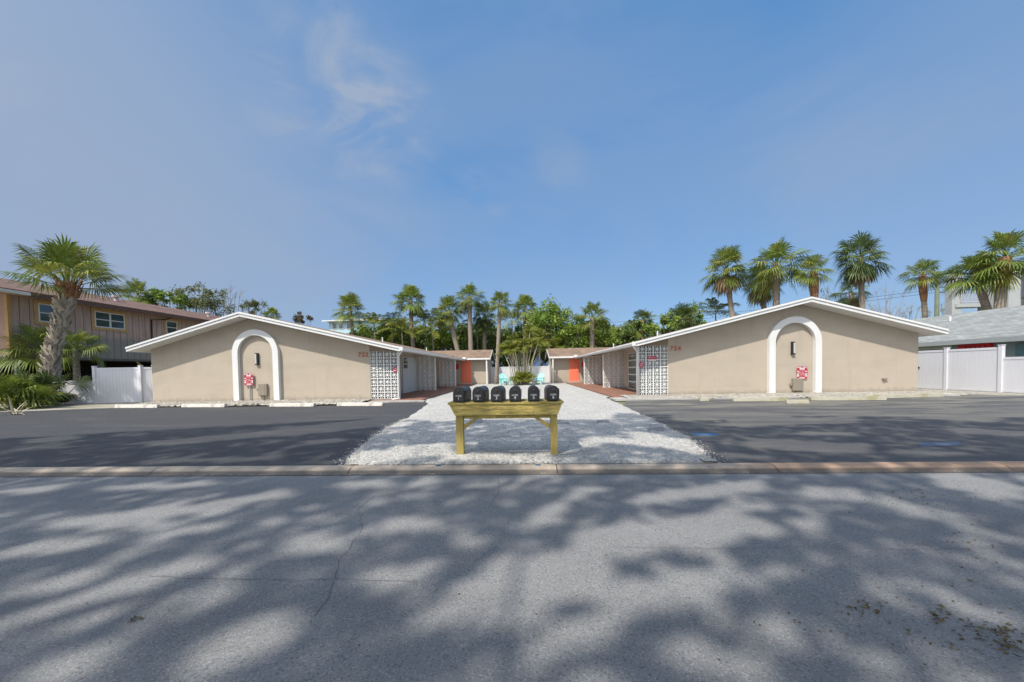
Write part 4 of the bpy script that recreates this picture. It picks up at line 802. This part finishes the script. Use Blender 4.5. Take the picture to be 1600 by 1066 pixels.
fan_palm((1271, 424), 32, (1273, 465), 30, 'young fan palm with red brown boots just left of the 724 roof peak', 'open', .2, red=True)
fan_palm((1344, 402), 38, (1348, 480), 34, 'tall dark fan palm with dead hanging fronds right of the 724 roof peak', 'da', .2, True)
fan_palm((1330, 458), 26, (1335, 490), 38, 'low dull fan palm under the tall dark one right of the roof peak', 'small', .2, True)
fan_palm((1441, 430), 29, (1447, 498), 32, 'small fan palm with swollen reddish collar left of the utility pole', 'open', .17, red=True)
fan_palm((1525, 428), 44, (1547, 485), 29, 'big fan palm with dark trunk, leftmost of the pair at the grey block', 'fb', .23, squash=.8)
fan_palm((1570, 402), 46, (1561, 480), 28, 'big fan palm with thick orange booted trunk, nearest the right edge', 'fd', .28, red=True)
fan_palm((216, 462), 27, (216, 500), 44, 'fan palm peeking over the ridge of the brown house', 'fa', .22)
fan_palm((425, 494), 16, (425, 505), 46, 'small fan palm top just above the 722 roof right of its peak', 'fb', .2)
# the shaggy leaning palm by the street
PY = 17.4
tb = gr(82, 632); P = [Vector((tb.x, PY, -.05))] + [at(px, py, PY) for px, py in ((80, 610), (79, 585), (83, 555), (90, 525), (98, 495), (105, 468), (107, 447))]
T = thing('fan_palm', tuple(P[0]), 'thick leaning palm with shaggy criss cross boots in front of the brown house', 'palm tree', 'fan palms')
b = MB(); rr = [.36, .40, .38, .36, .34, .36, .40, .28]; b.tube(P, [r*.62 for r in rr], 14); b.build('trunk', m_bark, T, smooth=True)
g_ = random.Random(5); b = MB(); nb = 330
for i in range(nb):
    t = .05+.93*i/nb; k = t*7; j = min(6, int(k)); q = P[j].lerp(P[j+1], k-j); r_ = (rr[j]*(1-(k-j))+rr[j+1]*(k-j))*.62; az = i*2.39996+g_.uniform(-.2, .2)
    rad = Vector((cos(az), sin(az), 0)); tn = Vector((-sin(az), cos(az), 0)); sw = g_.choice((-1, 1))*g_.uniform(.25, .6); ax_ = (UP+tn*sw).normalized(); sd = rad.cross(ax_)
    ln = g_.uniform(.22, .40); w_ = g_.uniform(.035, .06); o = q+rad*(r_-.02); e = o+ax_*ln+rad*g_.uniform(.07, .16)
    b.prism([o-sd*w_*1.5, o+sd*w_*1.5, e+sd*w_*.7, e-sd*w_*.7], tuple(rad*.035))
b.build('boots', m_boot, T)
b = MB(); c = P[-1]+Vector((0, 0, -.2)); b.tube([c+Vector((0, 0, -.35)), c, c+Vector((0, 0, .4))], [.28, .33, .2], 12)
for i in range(40):
    az = i*2.4; rad = Vector((cos(az), sin(az), 0)); o = c+rad*.29+UP*g_.uniform(-.35, .2); b.prism([o-Vector((-rad.y, rad.x, 0))*.06, o+Vector((-rad.y, rad.x, 0))*.06, o+rad*.18+UP*.45], tuple(rad*.04))
b.build('boot_collar', m_barkred, T)
cb = MB(); g_ = random.Random(9); o = at(107, 440, PY)-P[0]; o = Vector((0, 0, 0)); 
for i in range(25):
    t = (i+.5)/25; el = R(84-80*t**.95)+g_.uniform(-.14, .14); az = i*2.39996+g_.uniform(-.25, .25)
    d = Vector((cos(az)*cos(el), sin(az)*cos(el), sin(el)))
    fan_frond(cb, Vector((0, 0, 0)), d, 1.3*g_.uniform(.75, 1.1), 1.3*g_.uniform(.9, 1.1), 34, g_, .2, 1.3, sag=.22*t)
ce = at(107, 450, PY); o = link('crown', cb.mesh('crown', m_fan, fix=False), T); o.location = ce-P[0]
def put(me, T, loc, sc, rz, name='crown'):
    o = bpy.data.objects.new(name, me); COL.objects.link(o); o.parent = T; o.location = loc; o.scale = (sc,)*3; o.rotation_euler = (0, 0, rz); return o
for (px, py, Rr, Y, lab) in ((62, 545, 1.55, 18.6, 'low fan palm left of and behind the shaggy palm trunk'), (118, 545, 1.35, 19.0, 'low fan palm right of and behind the shaggy palm trunk')):
    c = at(px, py, Y); T = thing('fan_palm', (c.x, Y, -.05), lab, 'palm tree', 'fan palms'); b = MB(); b.tube([(c.x, Y, -.05), (c.x, Y, c.z)], [.16, .12], 8); b.build('trunk', m_bark, T); put(CR['open'], T, (0, 0, c.z+.05), Rr/2, px)
# strap leaved clumps under it
def strap_plant(base, n, hgt, spread, lab, m, seed, wd=.03, cat='shrub', name='spiky_shrub', group='spiky plants at the foot of the shaggy palm'):
    g = random.Random(seed); b = MB()
    for i in range(n):
        az = g.uniform(0, 6.28); el = R(g.uniform(15, 85)); ln = hgt*g.uniform(.7, 1.15)*(.8+.4*sin(el)); d = Vector((cos(az)*cos(el), sin(az)*cos(el), sin(el))); s = d.cross(UP).normalized()
        o = Vector((g.gauss(0, spread), g.gauss(0, spread*.6), 0)); pts = []
        for k in range(5): t = k/4; pts.append((o+d*ln*t-UP*ln*.45*t*t*cos(el), wd*(1-t)**.6*(1 if k else .6)))
        for (p, w0), (q, w1) in zip(pts, pts[1:]): b.poly([p-s*w0, p+s*w0, q+s*w1, q-s*w1])
    o = b.build(name, m, fix=False); o.location = base; tag(o, lab, cat, group); return o
def palmetto(base, Rr, n, lab, m, seed, group=None):
    sb = MB(); g = random.Random(seed)
    for i in range(n):
        az = i*2.4+g.uniform(-.3, .3); el = R(g.uniform(-5, 82)); d = Vector((cos(az)*cos(el), sin(az)*cos(el), sin(el))); fan_frond(sb, Vector((g.gauss(0, .2*Rr), g.gauss(0, .16*Rr), .25*Rr)), d, .42*Rr*g.uniform(.7, 1.2), .55*Rr, 18, g, .25, .8)
    o = sb.build('palmetto', m, fix=False); o.location = base; return tag(o, lab, 'shrub', group)
GS = 'low plants at the foot of the shaggy palm'
palmetto(gr(16, 640), 1.5, 40, 'large green palmetto mound at the left edge of the photo', m_fan, 3, GS)
palmetto(gr(42, 637)+Vector((0, .5, 0)), 1.45, 34, 'taller deep green palmetto between the edge mound and the shaggy palm', m_fand, 4, GS)
strap_plant(gr(30, 640), 90, 1.2, .35, 'arching yellow green strap leaves rising through the edge palmetto', m_fan, 6, group=GS)
strap_plant(gr(24, 648), 22, .6, .08, 'small pale spiky tuft at the rim of the dark lot', m_stem, 7, group=GS)
palmetto(gr(99, 633), .5, 14, 'small dark palmetto hugging the right foot of the shaggy palm', m_fand, 8, GS)
strap_plant(gr(62, 634)+Vector((0, .3, 0)), 60, 1.1, .2, 'yellowed strap leaved shrub just left of the shaggy palm trunk', mat('yellow_strap_leaf', (.25, .22, .05), .6, .2, 2, island=.3, trans=.25), 9, group=GS)
# leafy trees
def leaf(b, p, s, g):
    a = g.uniform(0, 6.28); el = g.uniform(-1.2, 1.2); u = Vector((cos(a)*cos(el), sin(a)*cos(el), sin(el))); v = u.cross(Vector((g.gauss(0, 1), g.gauss(0, 1), g.gauss(0, 1)))).normalized()
    b.poly([p-u*s, p+v*s*.42, p+u*s, p-v*s*.42])
def leafy(base, crown_c, rad, nleaf, ls, lab, m, seed, nclump=26, bare=0, cat='tree', name='leafy_tree', group='trees beyond the roofs', hole=.0, tr=.16):
    g = random.Random(seed); T = thing(name, tuple(base), lab, cat, group); b = MB(); tk = MB(); cc = Vector(crown_c)
    fork = Vector(base).lerp(cc, .55); tk.tube([base, Vector(base).lerp(fork, .5)+Vector((g.uniform(-.2, .2), 0, 0)), fork], [tr, tr*.8, tr*.65], 8)
    for i in range(nclump):
        while True:
            v = Vector((g.uniform(-1, 1), g.uniform(-1, 1), g.uniform(-.8, 1)))
            if .15 < v.length < 1: break
        c = cc+Vector((v.x*rad[0], v.y*rad[1], v.z*rad[2])); cr = g.uniform(.16, .32)*min(rad)*1.15
        mid = fork.lerp(c, .5)+Vector((g.uniform(-.2, .2), g.uniform(-.2, .2), g.uniform(-.1, .3))); tk.tube([fork, mid, c], [tr*.42, tr*.22, tr*.08], 5, False)
        if i < bare:
            for _ in range(9):
                e = c+Vector((g.gauss(0, .45), g.gauss(0, .45), abs(g.gauss(.5, .4))))*min(rad)*.5; m2 = c.lerp(e, .5)+Vector((g.gauss(0, .06), 0, g.gauss(0, .06))); tk.tube([c.lerp(mid, .3*g.random()), m2, e], [tr*.09, tr*.05, tr*.02], 4, False)
            continue
        for _ in range(nleaf//nclump):
            q = c+Vector((g.gauss(0, .5), g.gauss(0, .5), g.gauss(0, .42)))*cr*1.3; leaf(b, q, ls*g.uniform(.6, 1.3), g)
    tk.build('trunk', m_bark2 if not bare else m_twig, T); 
    if b.v: b.build('crown', m, T, fix=False)
    return T
def tree_px(px, py, rpx, rpy, Y, n, ls, lab, m, seed, **k):
    c = at(px, py, Y); rx = rpx*Y/F; rz = rpy*Y/F; return leafy((c.x, Y, -.05), c, (rx, rx*.8, rz), n, ls, lab, m, seed, **k)
tree_px(262, 470, 34, 16, 46, 3200, .16, 'pale green leafy tree right of the palm over the brown house ridge', m_leaf, 51)
tree_px(310, 465, 38, 22, 48, 2600, .15, 'open crowned oak with gaps, rising between the brown house and 722 peak', m_leafo, 52, nclump=30)
tree_px(345, 478, 26, 20, 50, 1000, .14, 'thin half bare oak just left of the 722 roof peak', m_leafo, 53, nclump=20, bare=8)
tree_px(362, 468, 24, 24, 54, 0, .1, 'bare grey twigged tree directly behind the 722 roof peak', m_leafo, 54, nclump=14, bare=14)
tree_px(396, 482, 20, 14, 52, 1500, .14, 'thin olive tree just right of the 722 roof peak', m_leafo, 55, nclump=16, bare=3)
tree_px(471, 497, 18, 10, 50, 1300, .14, 'small brownish twiggy treetop over the middle of the 722 roof slope', mat('brown_olive_leaf', (.10, .085, .05), .7, .2, 1, island=.4, trans=.2), 56, nclump=14, bare=4)
tree_px(860, 510, 34, 36, 42, 7500, .16, 'bushy bright green tree right of the clumped cane palm', m_leaf, 57, nclump=40)
tree_px(896, 525, 26, 26, 41, 4500, .16, 'rounded green tree behind the right back roof', m_leaf, 58, nclump=30)
tree_px(935, 530, 36, 26, 42, 5200, .16, 'wide green tree under the large leaved palm', m_leaf, 59, nclump=32)
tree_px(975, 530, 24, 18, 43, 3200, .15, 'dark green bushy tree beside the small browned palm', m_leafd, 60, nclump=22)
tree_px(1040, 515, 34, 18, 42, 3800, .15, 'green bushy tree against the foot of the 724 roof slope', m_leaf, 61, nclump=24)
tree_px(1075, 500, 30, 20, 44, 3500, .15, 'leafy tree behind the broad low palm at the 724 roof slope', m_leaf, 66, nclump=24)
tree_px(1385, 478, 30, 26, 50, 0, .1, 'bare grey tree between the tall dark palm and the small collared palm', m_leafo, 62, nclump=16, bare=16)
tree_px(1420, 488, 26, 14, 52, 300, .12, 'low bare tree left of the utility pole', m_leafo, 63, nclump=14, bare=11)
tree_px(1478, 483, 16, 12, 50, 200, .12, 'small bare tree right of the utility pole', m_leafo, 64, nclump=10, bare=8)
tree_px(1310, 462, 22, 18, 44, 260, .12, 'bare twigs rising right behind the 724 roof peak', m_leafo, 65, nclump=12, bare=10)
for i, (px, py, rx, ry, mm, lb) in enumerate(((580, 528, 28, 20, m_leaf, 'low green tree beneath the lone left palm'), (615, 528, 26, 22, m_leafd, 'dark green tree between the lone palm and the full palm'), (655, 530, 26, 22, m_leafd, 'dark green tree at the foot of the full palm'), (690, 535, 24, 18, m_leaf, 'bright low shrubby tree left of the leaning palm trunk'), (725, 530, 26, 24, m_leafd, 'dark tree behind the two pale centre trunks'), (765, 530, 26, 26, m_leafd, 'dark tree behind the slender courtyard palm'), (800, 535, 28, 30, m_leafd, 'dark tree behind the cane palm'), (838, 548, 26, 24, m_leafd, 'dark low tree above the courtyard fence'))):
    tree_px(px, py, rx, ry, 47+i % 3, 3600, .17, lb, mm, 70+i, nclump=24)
# feather palms
def feather_frond(b, o, az, el, ln, g, np_=24, pl=.42, wd=.022):
    d = Vector((cos(az)*cos(el), sin(az)*cos(el), sin(el))); s = d.cross(UP).normalized(); pts = []
    for k in range(9): t = k/8; pts.append(o+d*ln*t-UP*ln*.55*t*t)
    for p, q in zip(pts, pts[1:]): b.poly([p-s*.012, p+s*.012, q+s*.01, q-s*.01])
    for k in range(np_):
        t = .2+.8*k/np_; f = t*8; j = min(7, int(f)); p = pts[j].lerp(pts[j+1], f-j); dr = (pts[j+1]-pts[j]).normalized(); L_ = pl*ln*.55*(1-.5*abs(t-.5)*1.2)
        for sg in (-1, 1):
            u = (s*sg*.85+dr*.6+UP*g.uniform(-.1, .3)).normalized(); m_ = p+u*L_*.55; e = p+u*L_-UP*L_*g.uniform(.2, .5); w = dr*wd
            b.poly([p-w*.5, p+w*.5, m_+w, m_-w]); b.poly([m_-w, m_+w, e])
def feather_crown(nf, ln, seed, elo=10, ehi=80):
    g = random.Random(seed); b = MB()
    for i in range(nf): feather_frond(b, Vector((0, 0, 0)), i*2.4+g.uniform(-.3, .3), R(g.uniform(elo, ehi)), ln*g.uniform(.8, 1.15), g)
    return b
FC = [feather_crown(13, 2.0, 81+i).mesh('crown', m_areca, fix=False) for i in range(3)]
FCd = feather_crown(14, 2.0, 88).mesh('crown', m_fand, fix=False)
# clumped cane palm of the courtyard, its canes and feathery head
cb = at(815, 600, 31.8); T = thing('cane_palm', (cb.x, 31.8, 0), 'clumped palm of many pale bare canes fanning up in the courtyard', 'palm tree', 'feather palms')
g_ = random.Random(3); tips = []; b = MB()
for i, (pa, pb, yb_) in enumerate(((800, 788, 553), (803, 791, 548), (806, 796, 552), (808, 801, 545), (810, 805, 550), (812, 810, 541), (815, 814, 548), (817, 818, 538), (819, 823, 545), (822, 828, 520), (824, 831, 540), (827, 836, 547), (829, 840, 538), (826, 846, 545), (820, 826, 530), (812, 803, 535))):
    Y = 31.8+g_.uniform(-.5, .5); a = at(pa, 592, Y); e = at(pb, yb_, Y+g_.uniform(-.4, .4)); m_ = a.lerp(e, .5)+Vector(((a.x-e.x)*-.0+(e.x-cb.x)*-.10, 0, 0)); b.tube([(a.x*.7+cb.x*.3, Y, 0), a, m_, e], [.05, .045, .04, .035], 6); tips.append(e)
b.build('canes', m_stem, T)
for i, e in enumerate(tips): put(FC[i % 3], T, e-Vector((cb.x, 31.8, 0)), g_.uniform(.45, .75), i*1.3)
e = bpy.data.objects
# low shrub at its foot
sb = MB(); g_ = random.Random(17)
for i in range(46):
    az = i*2.4; el = R(g_.uniform(-8, 75)); d = Vector((cos(az)*cos(el), sin(az)*cos(el), sin(el))); fan_frond(sb, Vector((g_.gauss(0, .25), g_.gauss(0, .2), .35)), d, .45, .62, 16, g_, .25, .7)
o = sb.build('palmetto', m_areca, fix=False); o.location = (at(817, 600, 31.2).x, 31.0, 0); tag(o, 'low bushy palmetto mound under the canes between the two aqua chairs', 'shrub')
# hedge of feather palms in the back
for i, (px, py, sc, Y) in enumerate(((585, 512, 1.1, 45), (612, 508, 1.0, 46), (628, 520, 1.1, 42), (664, 505, 1.1, 45), (676, 520, 1.1, 43), (686, 500, .9, 47), (745, 520, 1.1, 46), (800, 505, 1.0, 44), (842, 535, .9, 40), (868, 545, .8, 40.5), (985, 520, 1.0, 44), (1118, 492, 1.0, 38))):
    c = at(px, py, Y); lb = ('feather palm under the lone left fan palm', 'feather palm left of the full fan palm, partly over the aqua house', 'feather palm touching the full fan palm trunk', 'dark feather palm right of the full fan palm', 'green feather palm left of the leaning trunk', 'high feather palm between the full palm and the leaning palm', 'feather palm in the shade of the tallest centre palm', 'feather palm left above the cane clump', 'feather palm right above the courtyard fence', 'small feather palm beside the right back roof corner', 'feather palm left of the small browned fan palm', 'dark feather palm at the foot of the leftmost palm over the 724 roof')[i]
    T = thing('feather_palm', (c.x, Y, -.05), lb, 'palm tree', 'feather palms'); b = MB(); b.tube([(c.x, Y, -.05), (c.x+.1, Y, c.z*.5), (c.x, Y, c.z)], [.10, .08, .06], 7); b.build('trunk', m_bark2, T)
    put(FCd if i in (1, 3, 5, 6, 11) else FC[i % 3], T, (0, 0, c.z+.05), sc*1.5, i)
# dense greenery low behind the back wings
g_ = random.Random(23); b = MB()
for i in range(17000):
    x = g_.uniform(-22, 17); y = g_.uniform(49.0, 52); z = g_.uniform(1, 6.9+1.6*mnoise.noise((x*.35, 0, 0))); leaf(b, Vector((x, y, z)), g_.uniform(.2, .4), g_)
tag(b.build('undergrowth', m_leafd, fix=False), 'dense dark undergrowth behind the back fence', 'undergrowth', kind='stuff')
# ------------------------------------------------------------------ courtyard chairs, canvas beyond the fence
def chair(px, rot, lab):
    q = gr(px, 602.5); T = bpy.data.objects.new('garden_chair', None); COL.objects.link(T); T.location = (q.x, 31.6, .03); T.rotation_euler = (0, 0, R(rot)); tag(T, lab, 'chair', 'aqua garden chairs')
    def pt(name, b, bev=.006): o = b.build(name, m_aqua, bevel=bev); o.parent = T
    b = MB()
    for k in range(5):
        s = Matrix.Translation((0, -.25+k*.105, .36-k*.018)); b.box((-.27, -.045, -.012), (.27, .045, .012), s)
    pt('seat', b)
    b = MB()
    for k in range(5):
        x = (k-2)*.115; hgt = .78-.05*abs(k-2)**1.5; mtx = Matrix.Translation((x*.9, .24, .26)) @ Matrix.Rotation(R(-22), 4, 'X') @ Matrix.Rotation(R((k-2)*3.0), 4, 'Y'); b.box((-.05, -.012, 0), (.05, .012, hgt), mtx)
    b.box((-.28, .29, .50), (.28, .315, .57)); pt('backrest', b)
    for s in (-1, 1):
        b = MB(); b.box((s*.33-.07, -.40, .56), (s*.33+.07, .36, .585)); pt('armrest', b)
        b = MB(); b.box((s*.31-.03, -.34, -.02), (s*.31+.03, -.25, .56)); pt('leg', b)
        b = MB(); b.prism([(s*.29-.02, .52, 0), (s*.29-.02, .62, 0), (s*.29-.02, -.3, .37), (s*.29-.02, -.3, .27)], (.04, 0, 0)); b.box((s*.31-.03, .28, -.02), (s*.31+.03, .36, .56)); pt('leg', b)
    return T
chair(789, 28, 'aqua garden chair left of the palmetto mound'); chair(843, -24, 'aqua garden chair right of the palmetto mound')
for px, lb in ((842, 'folded navy canvas parasol standing beyond the courtyard fence'), (862, 'navy canvas parasol top beyond the fence, hard by the right back roof')):
    q = at(px, 566, 41); T = thing('parasol', (q.x, 41, 0), lb, 'parasol', 'navy parasols beyond the fence'); b = MB(); b.tube([(q.x, 41, -.05), (q.x, 41, q.z+.7)], .03, 6); b.build('pole', m_greymetal, T)
    b = MB(); b.tube([(q.x, 41, q.z-.5), (q.x, 41, q.z+.55)], [1.0, .06], 8); b.build('canopy', m_tarp, T)
# debris on the road
g_ = random.Random(77); b = MB()
def litter(px, py, n, spx, spy, s):
    for _ in range(n):
        q = gr(px+g_.gauss(0, spx), py+g_.gauss(0, spy), -.08); 
        if q.y < .6 or q.y > 4.4: continue
        a = g_.uniform(0, 6.28); l_ = s*g_.uniform(.5, 1.4); u = Vector((cos(a), sin(a), 0)); v = Vector((-sin(a), cos(a), g_.uniform(-.3, .3))); p = Vector((q.x, q.y, road_z(q.y)+.006))
        b.poly([p-u*l_, p-v*l_*.3, p+u*l_, p+v*l_*.3+Vector((0, 0, .006))])
for a_ in ((1350, 960, 26, 12, 6, .014), (1560, 1002, 34, 24, 8, .014), (1468, 972, 26, 10, 6, .014), (1490, 1010, 30, 40, 20, .012), (1580, 1020, 30, 15, 12, .014), (1400, 960, 50, 120, 40, .009), (1200, 930, 60, 250, 90, .007), (600, 930, 50, 300, 80, .007), (1430, 780, 60, 60, 12, .012), (1540, 850, 30, 30, 30, .012), (1000, 752, 40, 90, 5, .010), (215, 977, 8, 6, 3, .014)): litter(*a_)
tag(b.build('fallen_leaves', m_fallen, fix=False), kind='stuff', label='small dry leaves scattered over the asphalt road', cat='leaves')
b = MB(); g_ = random.Random(78)
for _ in range(500):
    x = g_.uniform(-9, 9) if g_.random() < .6 else g_.uniform(-4.2, -.6); y = 4.81+abs(g_.gauss(0, .02)); s = g_.uniform(.004, .018)
    b.poly([(x-s*2, y, -.050), (x, y-s*.5, -.050), (x+s*2, y, -.050), (x, y+s*.5, -.050)])
tag(b.build('gutter_sand', m_shell, fix=False), kind='stuff')
# ------------------------------------------------------------------ street trees behind the camera that shade road and lots
LIT = [(0, 765, 80, 755, 5), (0, 920, 150, 890, 8), (20, 957, 150, 915, 11), (150, 915, 320, 866, 13), (60, 818, 280, 785, 8), (150, 820, 240, 805, 4), (215, 840, 350, 808, 5), (300, 790, 440, 762, 6), (150, 757, 330, 750, 4), (0, 858, 150, 838, 9),
 (450, 845, 520, 835, 15), (570, 822, 660, 812, 11), (575, 905, 650, 885, 16), (290, 1035, 430, 970, 26), (40, 1060, 150, 1015, 18), (700, 950, 800, 885, 28), (530, 752, 600, 748, 6),
 (930, 842, 1110, 822, 26), (1130, 800, 1200, 822, 14), (1010, 772, 1190, 752, 10), (1265, 760, 1340, 768, 10), (1375, 772, 1420, 790, 7), (1480, 742, 1600, 765, 12), (800, 930, 880, 890, 42), (970, 928, 1095, 908, 30), (840, 1015, 930, 960, 24),
 (1190, 966, 1212, 968, 18), (1060, 1015, 1155, 1035, 26), (1258, 812, 1272, 814, 11), (1390, 895, 1485, 922, 10), (815, 822, 862, 785, 10), (890, 762, 940, 758, 6), (1450, 1010, 1490, 1050, 14),
 (555, 722, 690, 704, 9), (700, 715, 850, 722, 6), (1010, 688, 1095, 704, 9), (610, 652, 700, 656, 4), (600, 668, 640, 664, 3), (930, 690, 1010, 694, 5), (235, 694, 480, 673, 4), (440, 676, 620, 657, 6), (480, 692, 532, 688, 3), (40, 690, 120, 683, 3), (220, 722, 420, 716, 3),
 (1145, 661, 1330, 656, 5), (1250, 677, 1335, 679, 3), (1180, 692, 1350, 702, 7), (1060, 652, 1230, 646, 6), (1430, 650, 1560, 655, 4), (1490, 672, 1620, 679, 4), (1130, 712, 1200, 716, 4), (1400, 706, 1500, 709, 3), (1380, 640, 1480, 642, 4)]
def islit(px, py):
    if px < 660: top = 686-.055*px
    elif px < 960: top = 658
    else: top = 648+(px-960)*.008
    if py < top: return True
    for x0, y0, x1, y1, r_ in LIT:
        dx, dy = x1-x0, y1-y0; t = max(0, min(1, ((px-x0)*dx+(py-y0)*dy)/(dx*dx+dy*dy))); ex_, ey_ = px-(x0+dx*t), py-(y0+dy*t)
        sx = 2.2 if py < 740 else 1.5
        if (ex_/sx)**2+ey_**2 < (r_*1.12)**2: return True
    return False
SX, SY = SD.x/-SD.z, SD.y/-SD.z
trunks = [(-11.5, -7.5), (-3.0, -8.5), (5.5, -8.0), (14.0, -7.0)]
tm = [MB() for _ in trunks]; tl = ['spreading oak across the street, leftmost of the row behind the camera', 'spreading oak across the street behind the camera, left of the middle', 'spreading oak across the street behind the camera, right of the middle', 'spreading oak across the street, rightmost of the row behind the camera']
g_ = random.Random(101); cl = [[] for _ in trunks]; made = 0
while made < 60000:
    gx = g_.uniform(-19, 19); gy = g_.uniform(-.5, 12.5)
    q = proj((gx, max(gy, .9), 0))
    if islit(*q): continue
    dn = .8*mnoise.noise((gx*1.0, gy*.8, 4)) + .8*mnoise.noise((gx*2.8, gy*2.2, 14)) + .75*mnoise.noise((gx*6.0, gy*5, 24))
    if -.6 < gx < 1.5 and 5.95 < gy < 6.5 and g_.random() < .85: continue
    if dn > .36 and g_.random() < .85: continue
    if g_.random() < (.25 if gy > 5 and gx > 3 else .0): continue
    h = 8.6+1.6*mnoise.noise((gx*.3, gy*.3, 9))+g_.uniform(-.7, .7)+.45*max(0, gy-7); p = Vector((gx-SX*h, gy-SY*h, h))
    if p.y > .2 and (p.z-H)/p.y < 1.12: continue
    i = min(range(4), key=lambda k: (p.x-trunks[k][0])**2+(p.y-trunks[k][1])**2)
    leaf(tm[i], p, g_.uniform(.09, .19), g_); made += 1
    if made % 3600 == 0: cl[i].append(p)
for i, (x, y) in enumerate(trunks):
    T = thing('oak_tree', (x, y, -.1), tl[i], 'tree', 'street oaks behind the camera'); b = MB(); top = Vector((x+.4, y+.8, 4.6)); b.tube([(x, y, -.15), (x+.15, y+.3, 2.2), top], [.30, .23, .18], 10)
    for p in cl[i]:
        m_ = top.lerp(p, .5)+Vector((g_.uniform(-.3, .3), g_.uniform(-.3, .3), .5)); b.tube([top, m_, p], [.045, .025, .012], 5, False)
    b.build('trunk', m_bark2, T); tm[i].build('crown', m_leafo, T, fix=False)

T = leafy((-24.6, 12.0, -.1), (-22.5, 13.1, 8.0), (1.9, 1.2, .8), 11000, .13, 'leafy tree just outside the left edge shading the white fence', m_leafo, 91, nclump=30, name='oak_tree', group='trees beyond the left edge')
